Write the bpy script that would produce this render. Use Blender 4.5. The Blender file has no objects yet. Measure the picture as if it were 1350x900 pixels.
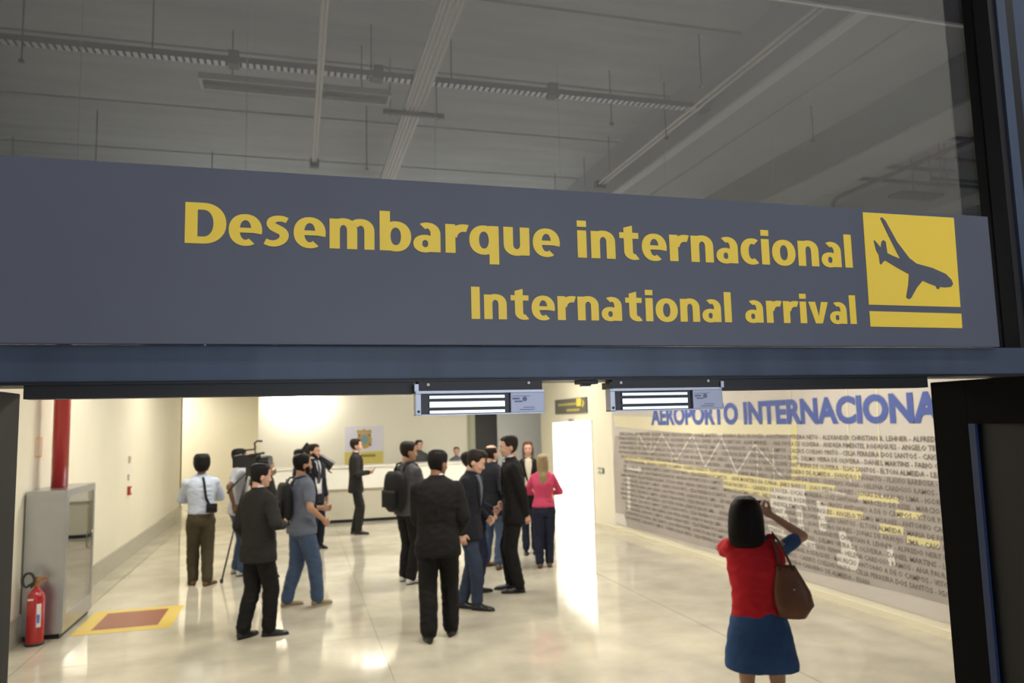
import bpy, bmesh, math, random
from mathutils import Vector as V, Matrix, noise
random.seed(4)
S = bpy.context.scene
COL = S.collection
PI = math.pi
R = math.radians

# ------------------------------------------------------------------ camera
YAW, PITCH, ROLL, HC = R(15.9), R(6.1), R(1.45), 2.05
fwd = V((math.sin(YAW)*math.cos(PITCH), math.cos(YAW)*math.cos(PITCH), math.sin(PITCH)))
rt = V((math.cos(YAW), -math.sin(YAW), 0))
up = rt.cross(fwd)
rt2 = rt*math.cos(ROLL) - up*math.sin(ROLL)
up2 = up*math.cos(ROLL) + rt*math.sin(ROLL)
cd = bpy.data.cameras.new('camera'); cam = bpy.data.objects.new('camera', cd); COL.objects.link(cam)
m = Matrix((rt2, up2, -fwd)).transposed().to_4x4(); m.translation = V((0, 0, HC)); cam.matrix_world = m
cd.sensor_width = 36; cd.lens = 1000/1350*36; cd.clip_start = .05; cd.clip_end = 200
cd.dof.use_dof = True; cd.dof.focus_distance = 1.6; cd.dof.aperture_fstop = 5.6
S.camera = cam

# ------------------------------------------------------------------ world, exposure
w = bpy.data.worlds.new('world'); S.world = w; w.use_nodes = True
w.node_tree.nodes['Background'].inputs[0].default_value = (.42, .47, .58, 1)
w.node_tree.nodes['Background'].inputs[1].default_value = .10
S.view_settings.view_transform = 'Standard'; S.view_settings.look = 'None'
S.view_settings.gamma = 1; S.view_settings.exposure = 0.0
S.view_settings.use_curve_mapping = False
WARM = (1.0, .95, .84)

def area(name, loc, sx, sy, power, color, rot=(0, 0, 0)):
    l = bpy.data.lights.new(name, 'AREA'); l.shape = 'RECTANGLE'; l.size = sx; l.size_y = sy
    l.energy = power; l.color = color
    o = bpy.data.objects.new(name, l); COL.objects.link(o); o.location = loc; o.rotation_euler = rot
    return o
# room luminaires (their housings are built below at the same places)
LUM = [(-1.0, 6.2), (1.8, 6.6), (4.0, 6.4), (-1.0, 10.4), (1.8, 10.4), (4.2, 10.4),
       (-1.0, 14.6), (1.8, 14.6), (4.2, 14.6)]
LZ = 3.45
for i, (x, y) in enumerate(LUM):
    area('luminaire_light', (x, y, LZ-.012), 1.3, .16, 58, WARM)
# corridor behind the doorway in the right-hand wall: daylight
area('corridor_light', (8.2, 15.6, 2.85), 3.6, 3.6, 420, (1, .99, .96))
area('recess_fill', (-3.6, 20.8, 3.3), 1.5, .5, 85, WARM)  # unseen lamp added to brighten the recess wall
for x, y in LUM[3:]: area('ceiling_fill', (x, y, LZ+.09), 1.2, .14, 17, (1, .98, .93), (PI, 0, 0))  # added upward lamps that lift the far part of the ceiling
# lamps low by the back wall
area('counter_lamp_light', (.05, 18.66, 2.70), .5, .2, 55, (1, .95, .84), (R(62), 0, 0))
area('counter_lamp_light', (1.77, 18.66, 3.52), .55, .2, 45, (1, .95, .84), (R(45), 0, 0))
# added lamps for the unseen hall on the camera's side
area('hall_window_fill', (2.2, -5.35, 2.2), 5.2, 2.6, 90, (.85, .91, 1), (R(90), 0, 0))  # unseen fill added in front of the made-up hall windows
area('hall_fill', (4.0, -1.8, 8.6), 15, 2.2, 820, (1, .99, .94), (R(-38), 0, 0))  # unseen lamp added so the lit rear wall hazes the transom glass
for yy in (6.0, 10.0): area('luminaire_light', (8.4, yy, LZ-.012), 1.3, .16, 90, WARM)  # lamps added to brighten the ceiling bay beyond the mural wall

# ------------------------------------------------------------------ materials
MT = {}
def mat(name, col, rough=.6, metal=0, var=0., scale=6., bump=0., bscale=60., spec=.5, stretch=(1, 1, 1), coat=0, emis=None, es=0):
    if name in MT: return MT[name]
    mm = bpy.data.materials.new(name); mm.use_nodes = True; nt = mm.node_tree; b = nt.nodes['Principled BSDF']
    b.inputs['Base Color'].default_value = (*col, 1); b.inputs['Roughness'].default_value = rough
    b.inputs['Metallic'].default_value = metal; b.inputs['Specular IOR Level'].default_value = spec
    b.inputs['Coat Weight'].default_value = coat
    if emis: b.inputs['Emission Color'].default_value = (*emis, 1); b.inputs['Emission Strength'].default_value = es
    tc = nt.nodes.new('ShaderNodeTexCoord'); mp = nt.nodes.new('ShaderNodeMapping'); mp.inputs['Scale'].default_value = stretch
    nt.links.new(tc.outputs['Object'], mp.inputs[0])
    if var:
        n = nt.nodes.new('ShaderNodeTexNoise'); n.inputs['Scale'].default_value = scale; n.inputs['Detail'].default_value = 6
        nt.links.new(mp.outputs[0], n.inputs['Vector'])
        cr = nt.nodes.new('ShaderNodeValToRGB'); cr.color_ramp.elements[0].position = .3; cr.color_ramp.elements[1].position = .72
        cr.color_ramp.elements[0].color = (*[c*(1-var) for c in col], 1); cr.color_ramp.elements[1].color = (*[min(1, c*(1+var*.6)) for c in col], 1)
        nt.links.new(n.outputs['Fac'], cr.inputs[0]); nt.links.new(cr.outputs[0], b.inputs['Base Color'])
    if bump:
        n2 = nt.nodes.new('ShaderNodeTexNoise'); n2.inputs['Scale'].default_value = bscale; n2.inputs['Detail'].default_value = 4
        nt.links.new(mp.outputs[0], n2.inputs['Vector'])
        bp = nt.nodes.new('ShaderNodeBump'); bp.inputs['Strength'].default_value = bump; bp.inputs['Distance'].default_value = .01
        nt.links.new(n2.outputs['Fac'], bp.inputs['Height']); nt.links.new(bp.outputs[0], b.inputs['Normal'])
    MT[name] = mm; return mm

def glass_mat(name, tint, refl_ior=.05):
    mm = bpy.data.materials.new(name); mm.use_nodes = True; nt = mm.node_tree; nt.nodes.clear()
    out = nt.nodes.new('ShaderNodeOutputMaterial'); mix = nt.nodes.new('ShaderNodeMixShader')
    tr = nt.nodes.new('ShaderNodeBsdfTransparent'); tr.inputs[0].default_value = (*tint, 1)
    gl = nt.nodes.new('ShaderNodeBsdfGlossy'); gl.inputs['Roughness'].default_value = .0
    lw = nt.nodes.new('ShaderNodeLayerWeight'); lw.inputs[0].default_value = .5
    pw = nt.nodes.new('ShaderNodeMath'); pw.operation = 'POWER'; pw.inputs[1].default_value = 4
    ma = nt.nodes.new('ShaderNodeMath'); ma.operation = 'MULTIPLY_ADD'; ma.inputs[1].default_value = .85; ma.inputs[2].default_value = refl_ior
    nt.links.new(lw.outputs['Facing'], pw.inputs[0]); nt.links.new(pw.outputs[0], ma.inputs[0])
    nt.links.new(ma.outputs[0], mix.inputs[0]); nt.links.new(tr.outputs[0], mix.inputs[1]); nt.links.new(gl.outputs[0], mix.inputs[2])
    nt.links.new(mix.outputs[0], out.inputs[0]); MT[name] = mm; return mm

M_wall = mat('cream_paint', (.82, .77, .62), .55, var=.03, scale=1.5)
M_back = mat('white_paint', (.86, .82, .70), .5, var=.02, scale=1.2)
M_cool = mat('cool_white_paint', (.74, .76, .76), .5)
M_base = mat('grey_granite_skirting', (.42, .40, .33), .3, var=.12, scale=14)
M_floor = mat('polished_beige_stone', (.59, .54, .43), .08, var=.2, scale=1.9, spec=.55)
M_joint = mat('dark_floor_joint', (.25, .23, .18), .6)
M_conc = mat('raw_concrete', (.33, .35, .35), .9, var=.16, scale=2.2, bump=.25, bscale=9, stretch=(.35, 2.4, 1))
M_concb = mat('smooth_concrete_beam', (.33, .345, .35), .85, var=.12, scale=1.4, stretch=(1.6, .35, 1))
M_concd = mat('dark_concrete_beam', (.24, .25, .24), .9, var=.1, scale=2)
M_steel = mat('dark_blue_frame_steel', (.050, .073, .125), .55, .2, var=.25, scale=3, stretch=(2.5, 1, .6), coat=.1)
M_black = mat('black_anodised', (.012, .012, .016), .45, .2)
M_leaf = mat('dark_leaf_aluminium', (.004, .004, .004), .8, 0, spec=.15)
M_leafl = mat('grey_leaf_aluminium', (.035, .033, .030), .7, 0, var=.2, scale=4)  # left leaf, a lighter grey than the right one
M_bluest = mat('gasket_blue_reflection', (.02, .045, .14), .4, .0)  # blue reflection on the gasket put into its colour
M_sign = mat('slate_blue_sign_face', (.094, .104, .150), .45, var=.14, scale=1.3, spec=.4)
M_yel = mat('sign_yellow_vinyl', (.90, .64, .065), .45)
M_alu = mat('brushed_aluminium', (.42, .45, .54), .4, .6)
M_plate = mat('ground_steel_core', (.8, .85, .95), .34, 1, bump=.08, bscale=30, stretch=(.3, 1, 6))
M_lab = mat('silver_lock_label', (.36, .39, .52), .4, .3)
M_labt = mat('lock_label_print', (.16, .18, .30), .6)
M_red = mat('red_pipe_paint', (.42, .022, .025), .28, coat=.4)
M_ext = mat('red_extinguisher', (.40, .010, .012), .22, coat=.6)
M_stain = mat('stainless_sheet', (.42, .43, .46), .30, .8, var=.06, scale=3)
M_mirror = mat('mirror_door_glass', (.34, .34, .33), .03, 1)
M_white = mat('white_plastic', (.8, .8, .78), .4)
M_grey = mat('grey_plastic', (.33, .33, .31), .5)
M_blk = mat('black_plastic', (.012, .012, .013), .4)
M_rub = mat('black_rubber', (.02, .02, .02), .6)
M_floory = mat('yellow_floor_paint', (.78, .56, .10), .25)
M_floorr = mat('brown_red_floor_paint', (.30, .065, .035), .25)
M_pipew = mat('white_conduit', (.62, .61, .60), .4)
M_galv = mat('galvanised_steel', (.42, .42, .44), .45, .5)
M_dgalv = mat('dark_galvanised_steel', (.10, .10, .09), .6, .3)
M_rust = mat('brown_pipe_paint', (.13, .07, .05), .6)
M_cnt_w = mat('counter_white_laminate', (.82, .80, .72), .35)
M_cnt_g = mat('counter_grey_laminate', (.52, .49, .40), .45)
M_mur = mat('mural_pale_print', (.60, .55, .50), .5, var=.08, scale=.9)
M_murg = mat('mural_grey_print', (.42, .375, .345), .5, var=.14, scale=1.2)
M_muro = mat('mural_pale_yellow_print', (.72, .66, .46), .5)
M_mury = mat('mural_yellow_print', (.72, .64, .34), .5)
M_murw = mat('mural_white_print', (.70, .66, .61), .5)
M_blue = mat('mural_blue_letters', (.07, .11, .36), .5)
M_txt = mat('mural_brown_letters', (.215, .18, .165), .5)
M_diff = mat('lit_diffuser', (1, 1, 1), .5, emis=WARM, es=6)
M_win = mat('added_window_glow', (.5, .6, .8), .3, emis=(.72, .84, 1), es=1.0)  # glow of the added panes that the lock plates mirror
G_tr = glass_mat('transom_glass', (.64, .65, .68), .10)

# ------------------------------------------------------------------ mesh helpers
def rumple(me, amp, seed=0.):
    n = [v.normal.copy() for v in me.vertices]
    for v, nn in zip(me.vertices, n):
        p = v.co; a = noise.noise(V((p.x*9+seed, p.y*9, p.z*17))); b = noise.noise(V((p.x*4+seed, p.y*4+p.z*3, p.z*6-p.x*4)))
        v.co = p+nn*amp*(1-abs(a)*2.2+b*1.1)
def link(name, me, m_=None, parent=None):
    o = bpy.data.objects.new(name, me); COL.objects.link(o)
    if m_ is not None: me.materials.clear(); me.materials.append(m_)
    if parent is not None: o.parent = parent
    return o
def fin(name, bm, m_, parent=None, smooth=False):
    bmesh.ops.recalc_face_normals(bm, faces=bm.faces)
    me = bpy.data.meshes.new(name); bm.to_mesh(me); bm.free()
    if smooth:
        for p in me.polygons: p.use_smooth = True
    return link(name, me, m_, parent)
def tag(o, label=None, cat=None, group=None, kind=None):
    if label: o['label'] = label
    if cat: o['category'] = cat
    if group: o['group'] = group
    if kind: o['kind'] = kind
    return o
def empty(name, loc=(0, 0, 0), rz=0, sc=1):
    o = bpy.data.objects.new(name, None); COL.objects.link(o); o.location = loc; o.rotation_euler = (0, 0, rz); o.scale = (sc,)*3
    o.empty_display_size = .1
    return o
def box(bm, x0, x1, y0, y1, z0, z1, bev=0):
    r = bmesh.ops.create_cube(bm, size=1)
    for v in r['verts']:
        v.co = V(((x0+x1)/2+v.co.x*(x1-x0), (y0+y1)/2+v.co.y*(y1-y0), (z0+z1)/2+v.co.z*(z1-z0)))
    if bev:
        es = list({e for v in r['verts'] for e in v.link_edges})
        bmesh.ops.bevel(bm, geom=es, offset=bev, segments=2, affect='EDGES', profile=.7)
def bx(name, d, m_, parent=None, bev=0):
    bm = bmesh.new(); box(bm, *d, bev=bev); return fin(name, bm, m_, parent)
def loft(bm, rings, cap=True):
    vs = [[bm.verts.new(p) for p in r] for r in rings]
    n = len(vs[0])
    for a, b in zip(vs, vs[1:]):
        for i in range(n):
            bm.faces.new((a[i], a[(i+1) % n], b[(i+1) % n], b[i]))
    if cap:
        bm.faces.new(vs[0][::-1]); bm.faces.new(vs[-1])
def ring(c, u, v, ru, rv, n=16, e=2.):
    out = []
    for i in range(n):
        a = 2*PI*i/n; ca, sa = math.cos(a), math.sin(a)
        out.append(V(c)+u*(ru*math.copysign(abs(ca)**(2/e), ca))+v*(rv*math.copysign(abs(sa)**(2/e), sa)))
    return out
def frame(d):
    d = V(d).normalized(); h = V((0, 0, 1)) if abs(d.z) < .9 else V((0, 1, 0))
    u = d.cross(h).normalized(); return u, u.cross(d).normalized()*-1
def tube(bm, pts, r, n=10, cap=True):
    pts = [V(p) for p in pts]; rs = r if isinstance(r, (list, tuple)) else [r]*len(pts); rings = []; u = None
    for i, p in enumerate(pts):
        d = (pts[min(i+1, len(pts)-1)]-pts[max(i-1, 0)]).normalized()
        if u is None: u, v = frame(d)
        else:
            u = (u-d*u.dot(d)).normalized(); v = d.cross(u)
        rings.append(ring(p, u, v, rs[i], rs[i], n))
    loft(bm, rings, cap)
def tb(name, pts, r, m_, parent=None, n=10):
    bm = bmesh.new(); tube(bm, pts, r, n); return fin(name, bm, m_, parent, True)
def limb(bm, a, b, ra, rb, n=14, flat=1.):
    a, b = V(a), V(b); d = (b-a); L = d.length; d.normalize(); u, v = frame(d)
    rings = []
    for t in (80, 55, 28): rings.append(ring(a-d*ra*math.sin(R(t)), u, v, ra*math.cos(R(t)), ra*math.cos(R(t))*flat, n))
    for k in range(5):
        t = k/4; r = ra+(rb-ra)*t; rings.append(ring(a+d*L*t, u, v, r, r*flat, n))
    for t in (28, 55, 80): rings.append(ring(b+d*rb*math.sin(R(t)), u, v, rb*math.cos(R(t)), rb*math.cos(R(t))*flat, n))
    loft(bm, rings)
def ell(bm, c, rx, ry, rz, n=12, rot=None):
    c = V(c); rings = []
    for k in range(1, 9):
        t = PI*k/9; r = math.sin(t)
        rings.append([p for p in ring(c+V((0, 0, -rz*math.cos(t))), V((1, 0, 0)), V((0, 1, 0)), rx*r, ry*r, n)])
    if rot: rings = [[c+rot@(p-c) for p in q] for q in rings]
    loft(bm, rings)
def remesh(bm, vox, smooth=4, out=None):
    me = bpy.data.meshes.new('t'); bmesh.ops.recalc_face_normals(bm, faces=bm.faces); bm.to_mesh(me); bm.free()
    o = bpy.data.objects.new('t', me); COL.objects.link(o)
    md = o.modifiers.new('r', 'REMESH'); md.mode = 'VOXEL'; md.voxel_size = vox; md.use_smooth_shade = True
    if smooth:
        s = o.modifiers.new('s', 'SMOOTH'); s.iterations = smooth; s.factor = .5
    dg = bpy.context.evaluated_depsgraph_get(); me2 = bpy.data.meshes.new_from_object(o.evaluated_get(dg))
    bpy.data.objects.remove(o); bpy.data.meshes.remove(me)
    for p in me2.polygons: p.use_smooth = True
    return me2
def join(meshes):
    bm = bmesh.new()
    for me in meshes: bm.from_mesh(me); bpy.data.meshes.remove(me)
    me = bpy.data.meshes.new('j'); bm.to_mesh(me); bm.free()
    for p in me.polygons: p.use_smooth = True
    return me
def slab(bm, rows, yf, off=.004, th=.012, cols=5, side=1):
    """curved strip lying on a surface y=yf(x,z); rows = (z, x_left, x_right)"""
    F, B = [], []
    for z, a, b in rows:
        f, k = [], []
        for i in range(cols+1):
            x = a+(b-a)*i/cols; y = yf(x, z)
            f.append(bm.verts.new((x, side*(y+off), z))); k.append(bm.verts.new((x, side*(y+off-th), z)))
        F.append(f); B.append(k)
    for G in (F, B):
        for r0, r1 in zip(G, G[1:]):
            for i in range(cols): bm.faces.new((r0[i], r0[i+1], r1[i+1], r1[i]))
    for f, k in ((F[0], B[0]), (F[-1], B[-1])):
        for i in range(cols): bm.faces.new((f[i], f[i+1], k[i+1], k[i]))
    for j in (0, cols):
        for r in range(len(F)-1): bm.faces.new((F[r][j], F[r+1][j], B[r+1][j], B[r][j]))

_fc = {}
def text_mesh(s, bold=0., res=3, extrude=.01):
    c = bpy.data.curves.new('txt', 'FONT'); c.body = s; c.size = 1; c.offset = bold; c.extrude = extrude; c.resolution_u = res
    c.space_word = 1; o = bpy.data.objects.new('txt', c); COL.objects.link(o)
    dg = bpy.context.evaluated_depsgraph_get(); me = bpy.data.meshes.new_from_object(o.evaluated_get(dg))
    bpy.data.objects.remove(o); bpy.data.curves.remove(c); return me
def bounds(me):
    xs = [v.co.x for v in me.vertices]; ys = [v.co.y for v in me.vertices]; return min(xs), max(xs), min(ys), max(ys)
CAPB = None
def put_text(name, s, f, x0, x1, z0, cap, m_, parent, bold=0., res=3):
    """f(u, v, w) -> world; text runs u from x0 to x1, baseline z0, capital height cap"""
    global CAPB
    if CAPB is None:
        t = text_mesh('H'); CAPB = bounds(t)[3]; bpy.data.meshes.remove(t)
    me = text_mesh(s, bold, res); a, b, _, _ = bounds(me)
    for v in me.vertices:
        u = x0+(v.co.x-a)/(b-a)*(x1-x0); z = z0+v.co.y/CAPB*cap
        v.co = f(u, z, .0004 if v.co.z > 0 else -.0004)
    me.materials.clear()
    return link(name, me, m_, parent)
def put_letters(name, s, f, x0, x1, z0, cap, m_, parent, bold=0., res=3):
    src = put_text('tmp', s, lambda u, z, w_: V((u, z, w_)), x0, x1, z0, cap, m_, None, bold, res)
    bm = bmesh.new(); bm.from_mesh(src.data); bpy.data.objects.remove(src); bm.verts.ensure_lookup_table()
    seen = set(); isl = []
    for v in bm.verts:
        if v.index in seen: continue
        st = [v]; seen.add(v.index); g = []
        while st:
            q = st.pop(); g.append(q)
            for e in q.link_edges:
                o = e.other_vert(q)
                if o.index not in seen: seen.add(o.index); st.append(o)
        isl.append([min(q.co.x for q in g), max(q.co.x for q in g), {q.index for q in g}])
    isl.sort(key=lambda t: t[0]); G = []
    for a, b, ids in isl:
        if G and a < G[-1][1]-(min(b-a, G[-1][1]-G[-1][0]))*.6: G[-1][1] = max(b, G[-1][1]); G[-1][2] |= ids
        else: G.append([a, b, set(ids)])
    out = []
    for a, b, ids in G:
        mp = {}; vs = []
        for q in bm.verts:
            if q.index in ids: mp[q.index] = len(vs); vs.append(tuple(f(q.co.x, q.co.y, q.co.z)))
        fs = [[mp[q.index] for q in fc.verts] for fc in bm.faces if fc.verts[0].index in ids]
        me = bpy.data.meshes.new(name); me.from_pydata(vs, [], fs); out.append(link(name, me, m_, parent))
    bm.free(); return out
def glyph(ch):
    """bold humanist sans letters drawn as flat bands; returns (strips of quads, width); capital height = 1"""
    q = []; S_ = .235; XH = .765
    def rect(a, b, c, d): q.append([(a, c), (b, c), (b, d), (a, d)])
    def band(cx, cy, rx, ry, ws, wt, a0, a1, n=22):
        pr = None
        for i in range(n+1):
            a = R(a0+(a1-a0)*i/n); c_, s_ = math.cos(a), math.sin(a); e = .93
            c_ = math.copysign(abs(c_)**e, c_); s_ = math.copysign(abs(s_)**e, s_)
            cur = ((cx+rx*c_, cy+ry*s_), (cx+(rx-ws)*c_, cy+(ry-wt)*s_))
            if pr: q.append([pr[0], cur[0], cur[1], pr[1]])
            pr = cur
    if ch == 'D': rect(0, .25, 0, 1); rect(.2, .37, .83, 1); rect(.2, .37, 0, .17); band(.36, .5, .47, .5, .26, .17, -90, 90); w_ = .83
    elif ch in 'Il': rect(0, .24, 0, 1 if ch == 'I' else 1.03); w_ = .24
    elif ch == 'e': band(.345, .375, .345, .395, .225, .15, -12, 302, 34); rect(.14, .60, .31, .43); w_ = .69
    elif ch == 's':
        c = [(.475, .655), (.39, .69), (.27, .695), (.165, .65), (.135, .57), (.18, .49), (.28, .43), (.375, .37), (.415, .28), (.375, .16), (.26, .08), (.13, .07), (.01, .115)]
        wd = [.14, .145, .15, .17, .19, .20, .205, .20, .195, .18, .16, .15, .145]; L = []
        c2, w2 = [], []
        for i in range(len(c)-1):
            p0, p1, p2, p3 = c[max(i-1, 0)], c[i], c[i+1], c[min(i+2, len(c)-1)]
            for k in range(4):
                t = k/4; c2.append(tuple(.5*(2*p1[j]+(p2[j]-p0[j])*t+(2*p0[j]-5*p1[j]+4*p2[j]-p3[j])*t*t+(3*p1[j]-p0[j]-3*p2[j]+p3[j])*t**3) for j in (0, 1))); w2.append(wd[i]*(1-t)+wd[i+1]*t)
        c, wd = c2+[c[-1]], w2+[wd[-1]]
        for i, (x, y) in enumerate(c):
            a, b = c[max(i-1, 0)], c[min(i+1, len(c)-1)]; dx, dy = b[0]-a[0], b[1]-a[1]; l = math.hypot(dx, dy); nx, ny = -dy/l*wd[i]/2, dx/l*wd[i]/2; L.append(((x+nx, y+ny), (x-nx, y-ny)))
        for a, b in zip(L, L[1:]): q.append([a[0], b[0], b[1], a[1]])
        w_ = .53
    elif ch == 'm':
        rect(0, .225, 0, XH); rect(.385, .61, 0, .48); rect(.77, .995, 0, .48); band(.305, .47, .305, .315, .225, .175, 0, 180); band(.69, .47, .305, .315, .225, .175, 0, 140); w_ = .995
    elif ch == 'n': rect(0, S_, 0, XH); rect(.41, .645, 0, .48); band(.3225, .47, .3225, .315, S_, .18, 0, 180); w_ = .645
    elif ch == 'u': rect(.41, .645, 0, XH); rect(0, S_, .29, XH); band(.3225, .30, .3225, .315, S_, .18, 180, 360); w_ = .645
    elif ch == 'b': rect(0, S_, 0, 1.03); band(.365, .375, .355, .395, S_, .165, 0, 360, 40); w_ = .72
    elif ch == 'q': rect(.485, .72, -.27, XH); band(.355, .375, .355, .395, S_, .165, 0, 360, 40); w_ = .72
    elif ch == 'a': rect(.405, .635, 0, .48); band(.325, .47, .31, .305, .23, .155, 0, 122); band(.275, .215, .275, .232, .205, .135, 0, 360, 34); w_ = .635
    elif ch == 'r': rect(0, S_, 0, XH); band(.44, .40, .36, .375, .2, .2, 72, 176); w_ = .52
    elif ch == 'i': rect(0, S_, 0, XH); rect(-.003, S_+.003, .865, 1.04); w_ = S_
    elif ch == 't': rect(.12, .355, .22, .80); q.append([(.12, .80), (.355, .80), (.355, .97), (.12, .90)]); rect(0, .52, .60, XH); band(.40, .235, .28, .245, .235, .165, 180, 296); w_ = .52
    elif ch == 'c': band(.345, .375, .345, .395, .24, .165, 58, 302, 30); w_ = .545
    elif ch == 'o': band(.36, .375, .36, .395, .24, .165, 0, 360, 40); w_ = .72
    elif ch == 'v': q.append([(0, XH), (.25, XH), (.37, .20), (.235, 0)]); q.append([(.72, XH), (.47, XH), (.35, .20), (.485, 0)]); q.append([(.235, 0), (.485, 0), (.37, .22), (.35, .22)]); w_ = .72
    else: w_ = .26
    return q, w_
def put_drawn(name, s, f, x0, x1, z0, cap, m_, root):
    RD = 'esaqco'; RE = 'Debo'; x = 0; L = []
    for i, ch in enumerate(s):
        q, w_ = glyph(ch)
        if i: x += .12-(.035 if s[i] in 'esaqcov' else 0)-(.035 if s[i-1] in 'Debocrv' else 0)+(.0 if ch != ' ' else 0)
        L.append((x, q)); x += w_
    k_ = (x1-x0)/x
    for gx, q in L:
        if not q: continue
        bm = bmesh.new()
        for i, pg in enumerate(q): poly(bm, [(x0+(gx+u)*k_, z0+v*cap) for u, v in pg], f, .0004, i*8e-6)
        kid(fin(name, bm, m_, None), root)
def poly(bm, pts, f, th=.0006, w0=0.):
    a = [bm.verts.new(f(u, z, w0+th)) for u, z in pts]; b = [bm.verts.new(f(u, z, w0-th)) for u, z in pts]
    bm.faces.new(a); bm.faces.new(b[::-1]); n = len(a)
    for i in range(n): bm.faces.new((a[i], b[i], b[(i+1) % n], a[(i+1) % n]))
def P(name, pts, f, m_, parent, th=.0006, w0=0.):
    bm = bmesh.new(); poly(bm, pts, f, th, w0); return fin(name, bm, m_, parent)

# ================================================================== SETTING
ST = lambda o: tag(o, kind='structure')
# floor: big stone slabs on a dark bed, with open joints
fl = empty('floor'); ST(fl)
bx('floor_bed', (-8, 12, -6, 24, -.12, -.022), M_joint, fl)
ys = [-6, -3.1, -.2, 1.52, 4.6, 7.8, 11.0, 14.2, 17.4, 20.6, 24]; xs = [-8, -5.49, -2.36, .77, 3.9, 7.03, 12]
for i in range(len(xs)-1):
    for j in range(len(ys)-1):
        g = .004
        gl_, gr_ = (.0012 if abs(xs[i]-.77) < .01 else g), (.0012 if abs(xs[i+1]-.77) < .01 else g)
        bx('floor_slab', (xs[i]+gl_, xs[i+1]-gr_, ys[j]+.002, ys[j+1]-.002, -.03, 0), M_floor, fl)
# walls
WL, WR, WH = -2.66, 5.72, 3.6
o = ST(bx('wall_left', (WL-.2, WL, 1.75, 19.9, 0, WH), M_wall))
ww = empty('wall_right'); ST(ww)
bx('wall_panel', (WR, WR+.18, 1.75, 14.35, 0, WH), M_wall, ww)
bx('wall_panel', (WR, WR+.18, 16.8, 17.7, 0, WH), M_wall, ww)
bx('wall_panel', (WR, WR+.18, 14.35, 16.8, 2.07, WH), M_wall, ww)
wb = empty('wall_back'); ST(wb)
bx('wall_panel', (-.885, 4.22, 19.2, 19.4, 0, WH), M_back, wb)
bx('wall_panel', (5.01, 8.4, 19.2, 19.4, 0, WH), M_cool, wb)
bx('wall_panel', (4.22, 5.01, 19.2, 19.4, 2.9, WH), M_back, wb)
ST(bx('wall_recess', (-6, -.885, 21.8, 22, 0, WH), M_wall))
ST(bx('wall_recess_side', (-6.2, -6, 19.9, 22, 0, WH), M_wall))
ST(bx('wall_recess_front', (-6, WL, 19.7, 19.9, 0, WH), M_wall))
ST(bx('wall_return', (-.885, -.70, 19.4, 22, 0, WH), M_wall))
ST(bx('wall_back_passage', (8.4, 8.6, 17.7, 19.4, 0, WH), M_cool))
# skirting
ST(bx('baseboard_left', (WL, WL+.03, 1.75, 19.9, 0, .27), M_base))
ST(bx('baseboard_right', (WR-.012, WR, 1.75, 14.3, 0, .07), mat('pale_skirting', (.80, .74, .56), .4)))
# dark door in the back wall
d = empty('door_2'); ST(d)
bx('door_panel', (4.42, 4.99, 19.16, 19.24, 0, 2.9), M_blk, d)
bx('door_frame', (4.22, 4.29, 19.14, 19.3, 0, 2.9), mat('olive_frame', (.42, .41, .30), .5), d)
bx('door_frame', (4.29, 4.42, 19.18, 19.3, 0, 2.9), mat('pale_olive_frame', (.52, .52, .40), .5), d)
bx('door_handle', (4.47, 4.49, 19.10, 19.16, .95, 1.15), M_galv, d)
# corridor behind the doorway
cr = empty('wall_corridor'); ST(cr)
MC = mat('corridor_white', (.88, .88, .86), .5)
bx('wall_panel', (5.9, 10.2, 13.2, 13.35, 0, 3.0), MC, cr)
bx('wall_panel', (5.9, 10.2, 17.65, 17.8, 0, 3.0), MC, cr)
bx('wall_panel', (10.05, 10.2, 13.35, 17.65, 0, 3.0), MC, cr)
bx('ceiling_panel', (5.9, 10.2, 13.2, 17.8, 3.0, 3.1), MC, cr)
tt = empty('trim_1'); ST(tt)
bx('door_jamb', (WR-.02, WR+.2, 14.351, 14.39, 0, 2.03), M_white, tt); bx('door_jamb', (WR-.02, WR+.2, 16.76, 16.799, 0, 2.03), M_white, tt)
bx('door_lintel', (WR-.02, WR+.2, 14.351, 16.799, 2.03, 2.069), M_white, tt)
bx('door_closer', (WR-.05, WR-.02, 15.35, 15.6, 2.05, 2.10), M_galv, tt)

# ceiling: precast planks between joints, ribs and beams running away from the door
ce = empty('ceiling'); ST(ce)
bx('ceiling_deck', (-14, 16, 1.5, 34, 5.66, 5.8), M_conc, ce)
yj = [1.5, 2.85, 4.28, 5.70, 7.07, 8.44, 9.88, 11.3, 12.8, 14.3, 15.8, 17.3, 18.8, 20.3, 22, 24]
for j in range(len(yj)-1):
    g = .022
    bx('ceiling_plank', (-14, 3.9, yj[j]+g, yj[j+1]-g, 5.5, 5.68), M_conc, ce)
for j in range(len(yj)-1):
    bx('ceiling_plank', (5.6, 16, yj[j]+.02, yj[j+1]-.02, 5.5, 5.68), M_conc, ce)
bx('ceiling_beam', (3.87, 5.19, 1.9, 24, 4.95, 5.67), M_concb, ce)
# shallow raised ribs on the underside of the beam
bx('ceiling_rib', (3.87, 3.98, 1.9, 24, 4.925, 4.952), mat('pale_concrete_edge', (.55, .57, .60), .8), ce)
bx('ceiling_rib', (4.40, 4.62, 1.9, 24, 4.93, 4.952), M_concb, ce)
bx('ceiling_beam', (5.19, 5.75, 1.9, 24, 4.55, 5.67), M_concd, ce)
bx('ceiling_rib', (5.20, 5.74, 1.9, 24, 4.53, 4.552), M_concb, ce)
bx('ceiling_beam', (8.6, 9.1, 1.9, 24, 4.9, 5.67), M_concb, ce)
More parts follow.
